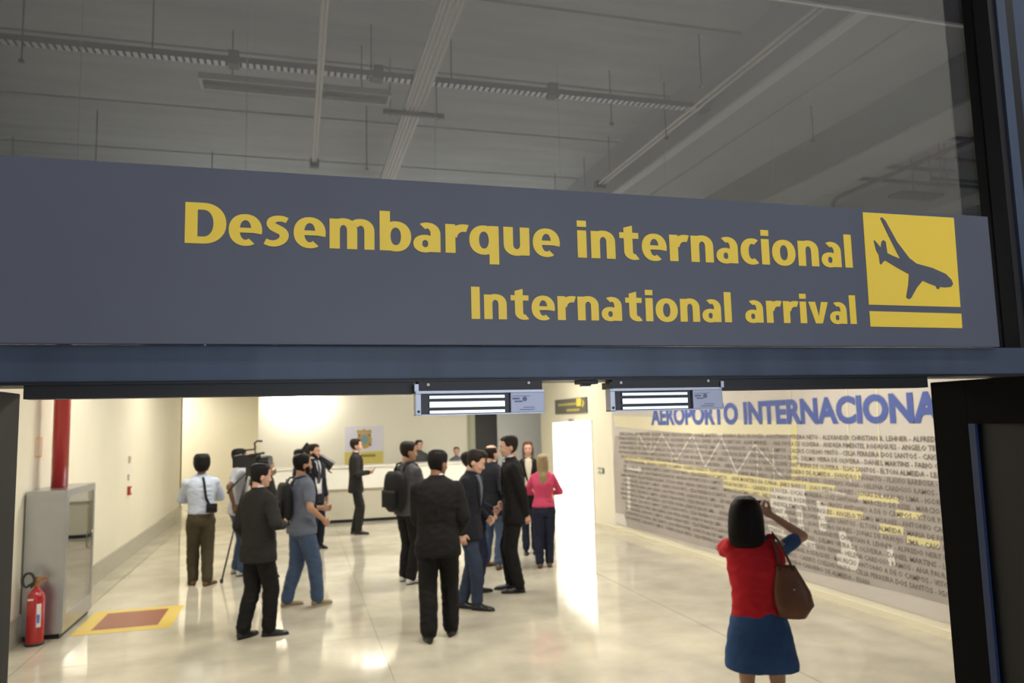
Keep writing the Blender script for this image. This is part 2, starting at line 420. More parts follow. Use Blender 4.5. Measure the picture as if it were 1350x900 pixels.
# brown soffit just inside the entrance with a bright edge strip
bx('ceiling_soffit', (-6, 12, 1.76, 3.47, 4.40, 4.52), mat('brown_soffit', (.05, .042, .036), .8), ce)
bx('ceiling_edge_strip', (-6, 12, 3.47, 3.49, 4.385, 4.42), mat('bright_edge_strip', (.92, .92, .95), .4), ce)

# ------------------------------------------------ entrance front: header, mullions, transom glass
fr = empty('trim_2'); ST(fr)
bx('header_beam', (-2.6, 5.7, 1.50, 1.62, 2.141, 2.207), M_steel, fr, bev=.003)
bx('header_underside', (-2.6, 5.7, 1.505, 1.615, 2.136, 2.1412), M_black, fr)
bx('door_stop', (-.461, .224, 1.512, 1.55, 2.112, 2.137), M_black, fr)
bx('door_stop', (.908, 1.487, 1.512, 1.55, 2.110, 2.137), M_black, fr)
for a, b in ((1.80, 1.888), (-1.05, -.962), (4.2, 4.29)):
    bx('mullion', (a, b, 1.52, 1.60, 2.207, 5.38), M_black, fr)
    bx('mullion_lit_side', (b, b+.055, 1.524, 1.60, 2.207, 5.38), M_steel, fr)  # light on the mullion's side put into a separate blue piece
bx('mullion_bead', (1.822, 1.852, 1.513, 1.52, 2.207, 5.38), M_steel, fr)
for a, b in ((-1.05, -.962), (4.2, 4.29), (1.80, 1.888)):
    bx('door_post', (a, b, 1.56, 1.62, 0, 2.141), M_black, fr)
bx('transom_rail', (-2.6, 5.7, 1.53, 1.59, 3.95, 4.03), M_steel, fr)
wi = empty('window_1'); ST(wi)
bx('glass_pane', (-.962, 1.80, 1.565, 1.571, 2.207, 3.95), G_tr, wi)
bx('glass_pane', (1.938, 4.2, 1.565, 1.571, 2.207, 3.95), G_tr, wi)
bx('glass_pane', (-2.6, -1.05, 1.565, 1.571, 2.207, 3.95), G_tr, wi)
bx('glass_pane', (1.888, 4.2, 1.58, 1.586, 0, 2.136), G_tr, wi)
bx('glass_pane', (-2.6, -1.05, 1.58, 1.586, 0, 2.136), G_tr, wi)
ST(bx('wall_front', (-2.9, 5.9, 1.56, 1.66, 4.03, 5.67), M_wall))

# door leaves, folded back towards the camera
def leaf(n, xa, xb, inner, mt, label):
    t = empty(n); ST(t)
    top = 2.124
    bx('door_stile', (xa, xb, 1.452, 1.556, .01, top), mt, t, bev=.003)
    bx('door_stile', (xa, xb, .50, .60, .01, top), mt, t, bev=.003)
    bx('door_rail', (xa, xb, .60, 1.452, 2.02, top), mt, t, bev=.002)
    bx('door_rail', (xa, xb, .60, 1.452, .01, .12), mt, t, bev=.002)
    xm = (xa+xb)/2
    bx('door_infill', (xm-.012, xm+.012, .60, 1.452, .12, 2.02), M_black, t)
    bx('door_gasket', (inner-.004, inner+.004, 1.434, 1.452, .12, 2.02), M_bluest, t)
    bm = bmesh.new()
    for z in (1.86, .3): tube(bm, [(xm, 1.565, z-.05), (xm, 1.565, z+.05)], .011)
    fin('hinge', bm, M_galv, t, True)
    return t
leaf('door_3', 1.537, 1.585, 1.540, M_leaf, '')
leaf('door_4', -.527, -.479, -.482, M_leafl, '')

# ------------------------------------------------ hall on the camera's side (seen only as reflections)
hb = empty('wall_hall'); ST(hb)
M_hall = mat('pale_hall_wall', (.62, .615, .59), .7)
M_halld = mat('dark_blue_hall_wall', (.07, .08, .12), .6)
bx('wall_panel', (-9, .2, -5.7, -5.5, 0, 9), M_hall, hb); bx('wall_panel', (.2, 5.6, -5.7, -5.5, 3.3, 9), M_hall, hb)
bx('wall_panel', (.2, 5.6, -5.7, -5.5, 0, .8), M_hall, hb); bx('wall_panel', (5.6, 9.36, -5.7, -5.5, 0, 9), M_hall, hb); bx('wall_panel', (9.36, 14, -5.7, -5.5, 0, 9), M_halld, hb)
bx('wall_panel', (-9.2, -9, -5.7, 1.5, 0, 9), M_halld, hb); bx('wall_panel', (14, 14.2, -5.7, 1.5, 0, 9), M_halld, hb)
bx('ceiling_panel', (-9.2, 14.2, -5.7, 1.6, 9, 9.1), M_halld, hb); bx('wall_panel', (-9.2, 14.2, 1.60, 1.75, 5.67, 9), M_halld, hb)
wn = empty('window_added'); ST(wn)  # unseen window added for its glow in the reflections
for k in range(4):
    bx('added_glow_pane', (.25+k*1.34, 1.5+k*1.34, -5.62, -5.6, .8, 3.3), M_win, wn)
    bx('added_pane_bar', (1.5+k*1.34, 1.59+k*1.34, -5.62, -5.5, .8, 3.3), M_black, wn)

# ================================================================== SIGN
FS = lambda yy: (lambda u, z, w_: V((u, yy-w_, z)))
sg = empty('arrival_sign', (.5, 1.49, 2.207))
tag(sg, 'long slate blue overhead sign reading Desembarque internacional, International arrival', 'sign')
def kid(o, root):
    o.parent = root; o.matrix_parent_inverse = Matrix.Translation(-V(root.location)) if root.rotation_euler.z == 0 else root.matrix_world.inverted(); return o
kid(bx('sign_board', (-1.3, 1.690, 1.484, 1.500, 2.2075, 2.5405), M_sign, None, bev=.001), sg)
f0 = FS(1.4836)
put_drawn('letter', 'Desembarque internacional', f0, -.201, 1.2685, 2.395, .0775, M_yel, sg)
put_drawn('letter', 'International arrival', f0, .339, 1.268, 2.2605, .066, M_yel, sg)
kid(P('yellow_square', [(1.306, 2.307), (1.577, 2.306), (1.581, 2.532), (1.308, 2.532)], f0, M_yel, None), sg)
kid(P('yellow_bar', [(1.306, 2.2545), (1.577, 2.2535), (1.578, 2.2895), (1.306, 2.2915)], f0, M_yel, None), sg)
pl = [(1.357, 2.520), (1.363, 2.522), (1.372, 2.514), (1.402, 2.462), (1.434, 2.424), (1.454, 2.411), (1.50, 2.402), (1.54, 2.388), (1.556, 2.374), (1.560, 2.363), (1.553, 2.356),
      (1.535, 2.354), (1.519, 2.355), (1.516, 2.350), (1.510, 2.349), (1.506, 2.357), (1.488, 2.362), (1.468, 2.369), (1.448, 2.350), (1.430, 2.326), (1.423, 2.322), (1.415, 2.327),
      (1.424, 2.356), (1.429, 2.384), (1.400, 2.397), (1.362, 2.416), (1.355, 2.411), (1.350, 2.405), (1.346, 2.408), (1.345, 2.428), (1.338, 2.440),
      (1.333, 2.464), (1.337, 2.463), (1.352, 2.447), (1.356, 2.462), (1.362, 2.466), (1.368, 2.461), (1.370, 2.434), (1.385, 2.428), (1.407, 2.421), (1.398, 2.437), (1.378, 2.476)]
kid(P('aeroplane_pictogram', pl, FS(1.4826), M_sign, None), sg)

# ================================================================== MAGNETIC LOCKS
def lock(x0, z1, label, bright, flip):
    L, Hh = .268, .049; z0 = z1-Hh
    t = empty('magnetic_lock', (x0+L/2, 1.5, z1))
    tag(t, label, 'lock')
    k = lambda o: kid(o, t)
    k(bx('mounting_bracket', (x0+.006, x0+L-.004, 1.497, 1.535, z1, 2.1355), M_black, None, bev=.001))
    k(bx('bracket_flange', (x0-.002, x0+.006, 1.492, 1.535, z1-.001, 2.13), M_alu if not flip else M_black, None))
    if flip: k(bx('bracket_flange', (x0+L-.004, x0+L+.003, 1.492, 1.535, z1-.001, 2.13), M_alu, None))
    y0, y1 = 1.496, 1.522
    k(bx('housing_top', (x0, x0+L, y0, y1, z1-.006, z1), M_alu, None, bev=.001))
    k(bx('housing_end', (x0, x0+.011, y0, y1, z0, z1-.006), M_alu, None, bev=.001))
    k(bx('housing_bottom', (x0, x0+L, y0, y1, z0, z0+.0022), M_alu, None))
    k(bx('housing_core_bed', (x0+.011, x0+.195, y0+.006, y1, z0+.002, z1-.006), M_blk, None))
    for zz, hh in ((z0+.0035, .006), (z0+.0155, .0115), (z0+.033, .006)):
        k(bx('steel_core', (x0+.028, x0+.183, y0+.0005, y0+.012, zz, zz+hh), M_plate, None, bev=.0006))
    k(bx('label_plate', (x0+.195, x0+L, y0-.001, y1, z0+.0022, z1-.006), M_lab, None, bev=.0015))
    f = FS(y0-.0015)
    for (a, b, c, d_) in ((.199, .214, .029, .0325), (.203, .220, .0235, .0265), (.214, .246, .0075, .009), (.222, .246, .012, .0135), (.199, .236, .0355, .0365)):
        k(P('label_print', [(x0+a, z0+c), (x0+b, z0+c), (x0+b, z0+d_), (x0+a, z0+d_)], f, M_labt, None, .0002))
    bm = bmesh.new(); tube(bm, [(x0+.225, y0-.0014, z0+.030), (x0+.225, y0-.0018, z0+.030)], .005, 12)
    k(fin('label_emblem', bm, M_labt, None))
    for sx, sz in ((x0+.006, z0+.008), (x0+.026, z1+.012), (x0+.235, z1+.014)):
        bm = bmesh.new(); tube(bm, [(sx, y0-.001 if sz < z1 else 1.4955, sz), (sx, 1.50, sz)], .003, 10)
        k(fin('screw', bm, M_galv if sz > z1 else M_blk, None))
    return t
lock(.225, 2.117, 'silver magnetic door lock with dark recess, the left one under the header', 0, False)
lock(.640, 2.117, 'silver magnetic door lock with brighter steel bars, right one under the header', 1, True)
bm = bmesh.new(); box(bm, .578, .622, 1.515, 1.545, 2.128, 2.137, .002); box(bm, .588, .607, 1.52, 1.54, 2.124, 2.13, .001)
tag(fin('door_latch_keeper', bm, M_black), 'small black catch under the header between the two magnetic locks', 'door catch')

# ================================================================== MURAL
mu = empty('name_mural', (WR, 8.4, .13)); tag(mu, 'huge printed wall mural of names with blue title Aeroporto Internacional', 'mural')
mk = lambda o: kid(o, mu)
FM = lambda u, z, w_: V((WR-.010-w_, u, z))
mk(bx('mural_sheet', (WR-.008, WR-.0001, 3.2, 13.32, .135, 2.62), M_mur))
mk(P('mural_field', [(13.32, .14), (13.32, 1.30), (13.2, 1.75), (11.3, 1.88), (7.8, 1.88), (7.82, 1.50), (6.6, 1.42), (3.2, 1.40), (3.2, .30), (6.4, .30), (9, .20)], FM, M_murg, None, .0004, .0))
YEL = [[(13.24, 2.13), (7.79, 1.98), (7.81, 1.82), (9.9, 1.8), (11.28, 1.85), (13.19, 1.93)],
[(12.86, 1.41), (12.31, 1.4), (8.34, 1.26), (7.86, 1.29), (7.2, 1.27), (7.21, 1.2), (8.36, 1.14), (9.46, 1.19), (10.52, 1.24), (12.86, 1.35)],
[(9.49, 1.19), (7.94, 1.17), (7.95, 1.11), (8.37, 1.02), (9.51, 1.08)],
[(7.91, 1.94), (7.79, 1.94), (7.87, 1.22), (7.98, 1.21)], [(7.91, 1.47), (6.77, 1.48), (6.78, 1.36), (7.93, 1.34)],
[(6.85, 1.23), (6.28, 1.22), (6.28, 1.16), (6.86, 1.15)], [(7.35, 1.03), (6.79, 1.03), (6.8, 0.95), (7.36, 0.92)],
[(6.33, 1.1), (6.0, 1.1), (6.0, 1.04), (6.34, 1.02)], [(6.57, 0.94), (6.25, 0.94), (6.26, 0.86), (6.58, 0.84)],
[(6.21, 0.87), (5.82, 0.87), (5.82, 0.8), (6.22, 0.79)]]
WHT = [[(12.73, 1.04), (12.6, 1.04), (12.62, 0.46), (12.76, 0.44)], [(12.71, 1.25), (12.12, 1.23), (12.12, 1.15), (12.72, 1.17)],
[(8.4, 1.14), (7.73, 1.23), (7.72, 0.99), (8.43, 0.92)], [(8.35, 0.93), (8.13, 0.95), (8.06, 0.76), (8.27, 0.73)],
[(7.92, 0.97), (7.81, 0.98), (7.77, 0.58), (7.88, 0.56)], [(7.19, 0.78), (7.1, 0.79), (6.9, 0.54), (6.9, 0.49), (7.16, 0.5)],
[(6.49, 0.72), (6.41, 0.72), (6.39, 0.53), (6.49, 0.54)], [(7.52, 1.23), (7.03, 1.2), (7.05, 1.18), (7.54, 1.2)],
[(13.34, 0.34), (12.93, 0.35), (12.82, 0.15), (13.37, 0.15)], [(7.53, 1.08), (7.34, 1.08), (7.4, 0.75), (7.51, 0.74)],
[(8.95, .98), (8.75, .98), (8.7, .60), (8.9, .58)], [(8.5, .70), (7.6, .60), (7.6, .52), (8.5, .62)], [(7.25, .40), (6.95, .40), (6.9, .52), (7.25, .55)]]
for k, p in enumerate(YEL): mk(P('yellow_print', [(min(a, 13.31), b) for a, b in p], FM, M_muro if k == 0 else M_mury, None, .0004, .0006+.00003*k))
for k, p in enumerate(WHT): mk(P('white_print', [(min(a, 13.31), b) for a, b in p], FM, M_murw, None, .0004, .0010+.00003*k))
def line(pts, wd, m_, nm):
    bm = bmesh.new()
    for (a, b), (c, d_) in pts:
        dx, dz = c-a, d_-b; L = math.hypot(dx, dz); nx, nz = -dz/L*wd, dx/L*wd
        poly(bm, [(a+nx, b+nz), (c+nx, d_+nz), (c-nx, d_-nz), (a-nx, b-nz)], FM, .0004, .0016)
    mk(fin(nm, bm, m_, None))
Z = [(12.18, 1.8), (11.74, 1.45), (11.29, 1.8), (10.84, 1.41), (10.3, 1.8), (9.97, 1.34), (9.48, 1.76), (9.14, 1.3), (8.69, 1.69), (8.15, 1.31)]
line(list(zip(Z, Z[1:])), .011, M_murw, 'truss_print')
line([((12.21, 1.8), (12.25, 1.43)), ((11.7, 1.83), (11.74, 1.45)), ((8.64, 1.69), (8.67, 1.24)), ((8.3, 1.66), (8.32, 1.19)), ((6.9, 2.6), (6.95, 1.3)), ((6.45, 2.6), (6.5, 1.5)), ((7.9, 2.6), (7.9, 2.2))], .010, M_muro, 'mast_print')
FT = lambda u, z, w_: V((WR-.0135-w_, -u, z))
for o in put_letters('title_letter', 'AEROPORTO INTERNACIONAL', FT, -11.66, -5.47, 1.965, .262, M_blue, None, bold=.045, res=4): mk(o)
NM = ['ADRIANO SILVA DE SOUZA - AGOSTINHO PEREIRA NETO - ALEXANDER CHRISTIAN R. LEHNER - ALFREDO NERY LAU - ALINE MENDES',
 'ANA PAULA DE OLIVEIRA - ANDREA PIMENTEL RODRIGUES - ANGELO TELMO MORAES - ANTONIO CARLOS',
 'CAIO RODRIGUES - CAROLINA R. CAMPOS - CASSIUS COELHO PINTO - CELIA FERREIRA DOS SANTOS',
 'CLEBER DA SILVA - CRISTIANO ABREU DA SILVA - DELMO VIEIRA DE OLIVEIRA - DANIEL MARTINS',
 'EDUARDO ALVARO NEVES - ELIANE SANT ANNA DE OLIVEIRA - ELIAS SANTOS - ELTON ALMEIDA',
 'FABIO COSTA NOGUEIRA - FERNANDO CARNEIRO DE ALMEIDA - EVANDRO NONATO - FLAVIO BARBOSA',
 'GABRIEL MACHADO - GILSON FERREIRA DA SILVA - GUSTAVO VIANA - HELENA CARDOSO RAMOS',
 'IGOR MONTEIRO DA CUNHA - JAIRO BARROS - JOAO PEDRO NUNES - JONAS DE ARAUJO LIMA',
 'LEANDRO DE SOUZA - LUCAS MOREIRA - LUIZ SANTANA - MARCELO DE ASSIS - MARCIO SARDINHA',
 'MARIA DE FATIMA LOPES - NELSON MANOEL RODRIGUES - MAURICIO ANTONIO A DE O CAMPOS - VITOR PACHECO']
for r_ in range(19):
    z = 1.772-r_*.0825
    s = NM[r_ % 10] if r_ < 10 else NM[(r_*3+1) % 10]
    s2 = NM[(r_*7+3) % 10]
    full = (s2+' - ')[:max(0, 236-len(s)-3)]
    if r_ > 9: full = (NM[(r_*5+2) % 10]+' - ')[:100]
    full = (full+' - '+s+' - '+NM[(r_*3+6) % 10])[:236]
    ya = -12.95+random.uniform(-.12, .15)
    if r_ == 18: full = full[:150]
    wd = .0405*len(full)
    o = mk(put_text('name_row', full, FT, ya, min(ya+wd, -3.4) if r_ < 17 else ya+wd, z, .050, M_txt, None, bold=.012, res=1)); o['kind'] = 'stuff'

# ================================================================== RIGHT WALL ITEMS
t = empty('wayfinding_sign', (WR, 15.5, 2.21)); tag(t, 'small dark wayfinding sign with yellow lines above the bright doorway', 'sign')
kid(bx('sign_board', (WR-.03, WR-.001, 14.55, 16.52, 2.215, 2.535), mat('dark_grey_sign', (.12, .115, .10), .5)), t)
FW = lambda u, z, w_: V((WR-.0315-w_, u, z))
for p in ([(16.3, 2.44), (15.15, 2.44), (15.15, 2.39), (16.3, 2.39)], [(15.75, 2.31), (14.95, 2.31), (14.95, 2.26), (15.75, 2.26)]):
    kid(P('yellow_line', p, FW, mat('dull_yellow', (.45, .38, .10), .5), None), t)
kid(P('yellow_square', [(15.12, 2.52), (14.85, 2.52), (14.85, 2.36), (15.12, 2.36)], FW, M_yel, None), t)
kid(P('yellow_arrow', [(14.80, 2.48), (14.76, 2.49), (14.66, 2.42), (14.76, 2.33), (14.80, 2.35), (14.73, 2.42)], FW, M_yel, None), t)
t = empty('wall_switch', (WR, 13.98, 1.05)); tag(t, 'small dark switch plate on the cream wall right of the bright doorway', 'switch')
kid(bx('switch_plate', (WR-.02, WR-.001, 13.8, 14.1, 1.03, 1.13), mat('bronze_plate', (.15, .14, .11), .4), bev=.004), t)
for y in (13.86, 13.99): kid(bx('switch_key', (WR-.028, WR-.02, y, y+.08, 1.045, 1.115), M_white, bev=.003), t)
tag(bx('posted_notice', (8.0, 8.9, 17.63, 17.649, 1.1, 1.85), mat('pale_blue_paper', (.55, .62, .90), .6)), 'pale blue notice hanging inside the bright doorway', 'notice')

# ================================================================== LEFT WALL ITEMS
tag(tb('sprinkler_riser', [(-2.47, 9.35, 1.46), (-2.47, 9.35, 3.9)], .082, M_red, n=24), 'thick glossy red vertical pipe rising from the steel cabinet', 'pipe')
t = empty('hose_cabinet', (-2.45, 9.4, 0)); tag(t, 'tall stainless steel cabinet with mirrored front under the red pipe', 'cabinet')
k = lambda o: kid(o, t)
k(bx('cabinet_body', (-2.64, -2.285, 8.87, 10.02, .05, 1.475), M_stain, bev=.004))
k(bx('cabinet_plinth', (-2.62, -2.30, 8.89, 10.0, 0, .05), M_black))
k(bx('cabinet_frame', (-2.285, -2.270, 8.87, 8.97, .05, 1.475), M_stain)); k(bx('cabinet_frame', (-2.285, -2.270, 9.95, 10.02, .05, 1.475), M_stain))
k(bx('cabinet_frame', (-2.285, -2.270, 8.97, 9.95, 1.40, 1.475), M_stain)); k(bx('cabinet_frame', (-2.285, -2.270, 8.97, 9.95, .05, .22), M_stain))
dd = k(bx('cabinet_door', (-2.283, -2.274, 8.97, 9.95, .22, 1.40), M_mirror))
tb('door_handle', [(-2.255, 9.85, .75), (-2.245, 9.85, .78), (-2.245, 9.85, .92), (-2.255, 9.85, .95)], .006, M_galv, None).parent = dd
t = empty('fire_extinguisher', (-2.47, 8.72, 0)); tag(t, 'red fire extinguisher standing against the end of the steel cabinet', 'fire extinguisher')
bm = bmesh.new(); u_, v_ = V((1, 0, 0)), V((0, 1, 0))
loft(bm, [ring((0, 0, z), u_, v_, r, r, 24) for z, r in ((.0, .070), (.01, .078), (.03, .08), (.44, .08), (.48, .074), (.52, .05), (.545, .025), (.56, .022))])
fin('cylinder', bm, M_ext, t, True)
bm = bmesh.new(); loft(bm, [ring((0, 0, z), u_, v_, .083, .083, 24) for z in (.0, .025)]); fin('base_ring', bm, M_rub, t, True)
bm = bmesh.new(); tube(bm, [(0, 0, .56), (0, 0, .60)], .022, 14); box(bm, -.02, .08, -.012, .012, .60, .615); box(bm, -.02, .09, -.01, .01, .64, .652)
box(bm, -.02, 0, -.01, .01, .60, .65); fin('valve_handle', bm, mat('brass_orange', (.5, .2, .05), .4, .5), t)
bm = bmesh.new(); pts = [V((-.02, 0, .60))]
for i in range(13):
    a = R(-60+i*25); pts.append(V((-.065-.055*math.cos(a)*1., -.01-.003*i, .62+.075*math.sin(a))))
tube(bm, pts, .012, 8); fin('hose', bm, M_rub, t, True)
bm = bmesh.new(); box(bm, .03, .062, -.075, -.052, .18, .40); o = fin('paper_label', bm, M_white, t)
bm = bmesh.new(); box(bm, .034, .058, -.078, -.074, .22, .30); o = fin('blue_mark', bm, mat('label_blue', (.08, .2, .55), .5), t)
bm = bmesh.new(); box(bm, -.05, .0, -.082, -.074, .44, .452); fin('white_band', bm, M_white, t)
t = empty('floor_marking', (-1.75, 9.45, 0)); tag(t, 'yellow bordered brown red rectangle painted on the floor before the cabinet', 'floor marking')
kid(bx('yellow_border', (-2.22, -1.27, 8.93, 10.0, .0, .0025), M_floory), t); kid(bx('red_field', (-2.06, -1.42, 9.10, 9.86, .0025, .0035), M_floorr), t)
t = empty('fire_call_point', (WL, 13.85, 1.1)); tag(t, 'small red fire call point low on the left wall', 'fire call point')
kid(bx('call_box', (WL, WL+.05, 13.81, 13.92, 1.03, 1.17), M_red, bev=.005), t); kid(bx('call_glass', (WL+.05, WL+.053, 13.82, 13.91, 1.07, 1.14), M_white), t)
t = empty('wall_socket', (WL, 13.9, 1.3)); tag(t, 'small grey socket plate above the red call point', 'socket')
kid(bx('socket_plate', (WL, WL+.015, 13.82, 13.9, 1.27, 1.36), M_grey, bev=.003), t); kid(bx('socket_insert', (WL+.015, WL+.02, 13.84, 13.88, 1.29, 1.34), M_white), t)
t = empty('wall_thermostat', (WL, 13.9, 1.6)); tag(t, 'tiny pale thermostat, topmost of the fittings above the red call point', 'thermostat')
kid(bx('thermostat_case', (WL, WL+.025, 13.84, 13.92, 1.55, 1.66), mat('beige_plastic', (.5, .46, .36), .5), bev=.004), t); kid(bx('thermostat_display', (WL+.025, WL+.028, 13.86, 13.90, 1.60, 1.64), M_grey), t)
t = empty('orange_wall_notice', (WL, 9.25, 1.9)); tag(t, 'small orange framed notice on the left wall near the red pipe', 'notice')
Mo = mat('orange_print', (.85, .42, .16), .5)
kid(bx('notice_sheet', (WL, WL+.004, 9.15, 9.37, 1.81, 2.02), mat('cream_paper', (.8, .74, .6), .5)), t)
for q in ((9.15, 9.17, 1.81, 2.02), (9.35, 9.37, 1.81, 2.02), (9.17, 9.35, 1.81, 1.825), (9.17, 9.35, 2.005, 2.02)): kid(bx('notice_border', (WL+.004, WL+.006, *q), Mo), t)

# ================================================================== COUNTER AND BACK WALL
t = empty('reception_counter', (1.6, 17.4, 0)); tag(t, 'long white reception counter with grey lower panels before the back wall', 'counter')
k = lambda o: kid(o, t)
k(bx('counter_upper', (-.6, 3.9, 16.94, 17.5, .72, 1.17), M_cnt_w, bev=.004)); k(bx('counter_top', (-.62, 3.92, 16.90, 17.62, 1.17, 1.20), M_cnt_w, bev=.004))
for i in range(5):
    a = -.58+i*.896; k(bx('counter_panel', (a+.004, a+.892, 17.0, 17.06, .07, .72), M_cnt_g))
k(bx('counter_carcass', (-.58, 3.89, 17.06, 17.5, .07, .72), M_cnt_g)); k(bx('counter_kick', (-.56, 3.87, 17.03, 17.45, 0, .07), M_black))
t = empty('crest_poster', (1.6, 19.2, 1.1)); tag(t, 'white poster with gold shield crest over a yellow strip on the back wall', 'poster')
k = lambda o: kid(o, t); FB = FS(19.19)
k(bx('poster_sheet', (1.14, 2.07, 19.192, 19.1995, 1.44, 2.05), mat('lavender_paper', (.74, .72, .84), .5)))
k(bx('poster_strip', (1.13, 2.07, 19.190, 19.1995, 1.11, 1.43), mat('yellow_strip', (.70, .60, .16), .5)))
sh = [(1.42, 1.93), (1.45, 1.97), (1.53, 1.95), (1.60, 1.99), (1.67, 1.95), (1.76, 1.97), (1.79, 1.93), (1.76, 1.84), (1.79, 1.72), (1.77, 1.60), (1.70, 1.53), (1.61, 1.50), (1.52, 1.53), (1.45, 1.60), (1.43, 1.72), (1.46, 1.84)]
k(P('crest_shield', sh, FB, mat('crest_gold', (.50, .36, .10), .5), None, .001))
k(P('crest_oval', [(1.61+.085*math.cos(a*PI/8), 1.72+.12*math.sin(a*PI/8)) for a in range(16)], FS(19.187), mat('crest_blue_green', (.20, .34, .38), .5), None, .001))
k(P('crest_band', [(1.47, 1.87), (1.75, 1.87), (1.75, 1.90), (1.47, 1.90)], FS(19.187), mat('crest_pink', (.55, .40, .30), .5), None, .001))
for x, z in ((1.48, 1.83), (1.74, 1.83), (1.75, 1.60), (1.47, 1.60)): k(P('crest_spot', [(x-.025, z-.03), (x+.025, z-.03), (x+.025, z+.03), (x-.025, z+.03)], FS(19.186), mat('crest_red', (.30, .09, .04), .5), None, .001))
k(P('strip_print', [(1.42, 1.30), (1.88, 1.30), (1.88, 1.36), (1.42, 1.36)], FS(19.188), mat('olive_print', (.30, .25, .04), .5), None, .001))
k(P('strip_print', [(1.46, 1.18), (1.58, 1.18), (1.58, 1.22), (1.46, 1.22)], FS(19.188), MT['olive_print'], None, .001))
t = empty('counter_sign', (2.95, 17.2, 1.2)); tag(t, 'small yellow desk sign on the counter behind the black suited man', 'sign')
kid(bx('sign_card', (3.02, 3.2, 17.2, 17.21, 1.2, 1.42), mat('pale_yellow_card', (.7, .62, .3), .5)), t); kid(bx('sign_foot', (3.0, 3.22, 17.15, 17.26, 1.2, 1.21), M_grey), t)

# ================================================================== LUMINAIRES
def luminaire(x, y, lab):
    t = empty('pendant_luminaire', (x, y, LZ)); tag(t, lab, 'ceiling light', 'lit linear pendant lights')
    bx('light_housing', (-.7, .7, -.11, .11, .0, .07), M_white, t, bev=.004); bx('light_diffuser', (-.66, .66, -.09, .09, -.010, -.001), M_diff, t)
    for s in (-.6, .6): tb('hanger_wire', [(s, 0, .07), (s, 0, 5.5-LZ)], .002, M_galv, t, 6)
    return t
for i, (x, y) in enumerate(LUM): luminaire(x, y, 'lit pendant light, %s one of the %s row of three' % (('left', 'middle', 'right')[i % 3], ('nearest', 'second', 'farthest')[i//3]))
for yy, nn in ((6.0, 'nearer'), (10.0, 'farther')): luminaire(8.4, yy, 'added pendant light brightening the bay beyond the mural wall, the %s one' % nn)  # housings for the lamps added to brighten this bay
for (x, z, w_, lab) in ((.05, 2.60, .3, 'small lit box lamp on the back wall left of the crest poster'), (1.77, 3.42, .6, 'wider lit lamp high on the back wall above the crest poster')):
    t = empty('wall_lamp', (x, 18.72, z)); tag(t, lab, 'wall lamp')
    bx('lamp_head', (-w_/2, w_/2, -.12, .12, 0, .06), M_white, t, bev=.003); bx('lamp_arm', (-.02, .02, .12, .48, .01, .04), M_galv, t)
    bx('lamp_lens', (-w_/2+.02, w_/2-.02, -.124, -.12, .004, .056), mat('lit_lens', (1, 1, 1), .5, emis=(1, .97, .9), es=14), t)

# ================================================================== CEILING SERVICES
# perforated tray crossing the room
t = empty('perforated_cable_tray', (0, 6.3, 5.0)); tag(t, 'long perforated metal cable tray crossing under the ceiling', 'cable tray')
k = lambda o: kid(o, t)
k(bx('tray_side', (-6, 3.80, 6.34, 6.35, 5.02, 5.10), M_dgalv)); k(bx('tray_side', (-6, 3.80, 6.26, 6.268, 5.02, 5.06), M_dgalv))
k(bx('tray_lid', (-6, 3.80, 6.26, 6.35, 5.06, 5.068), M_dgalv))
bm = bmesh.new()
for i in range(180): x = -5.9+i*.054; box(bm, x, x+.032, 6.262, 6.345, 5.016, 5.022)
o = k(fin('tray_rungs', bm, mat('pale_galvanised_rungs', (.62, .62, .70), .4, .3))); o['kind'] = 'stuff'
for x in (-.55, .62, 2.2, 3.75): k(bx('tray_clamp', (x, x+.08, 6.25, 6.36, 5.0, 5.12), M_dgalv))
t = empty('cable_tray', (1.03, 8, 5.0)); tag(t, 'slim grey cable tray with parallel cables running away under the ceiling', 'cable tray')
k = lambda o: kid(o, t)
k(bx('tray_base', (.955, 1.13, 3.6, 14, 5.0, 5.01), M_galv)); k(bx('tray_side', (.955, .962, 3.6, 14, 5.01, 5.05), M_galv)); k(bx('tray_side', (1.123, 1.13, 3.6, 14, 5.01, 5.05), M_galv))
for x in (.985, 1.02, 1.06, 1.10): k(tb('cable', [(x, 3.6, 4.995), (x, 14, 4.995)], .009, M_pipew, n=8))
t = empty('strut_channel', (1.03, 6.88, 4.96)); tag(t, 'short dark strut channel carrying the slim cable tray', 'bracket')
kid(bx('channel', (.76, 1.34, 6.86, 6.90, 4.955, 4.995), M_dgalv), t)
for x in (.83, 1.27):
    kid(tb('threaded_rod', [(x, 6.88, 4.93), (x, 6.88, 5.5)], .006, M_dgalv, n=6), t); kid(bx('nut', (x-.014, x+.014, 6.866, 6.894, 4.94, 4.955), M_galv), t)
t = empty('light_trunking', (0, 6.65, 5.0)); tag(t, 'unlit rectangular light trough with pale rim under the concrete ceiling', 'light fixture')
k = lambda o: kid(o, t)
k(bx('trough_back', (-.79, .78, 6.58, 6.76, 5.03, 5.045), M_dgalv)); Mr = mat('pale_rim', (.50, .50, .47), .5)
k(bx('trough_rim', (-.79, .78, 6.56, 6.575, 4.99, 5.045), Mr)); k(bx('trough_rim', (-.79, .78, 6.765, 6.78, 4.99, 5.045), Mr))
k(bx('trough_rim', (-.81, -.79, 6.56, 6.78, 4.99, 5.045), Mr)); k(bx('trough_rim', (.78, .80, 6.56, 6.78, 4.99, 5.045), Mr))
for x in (-.55, .55): k(tb('hanger_rod', [(x, 6.67, 5.045), (x, 6.67, 5.5)], .006, M_dgalv, n=6))
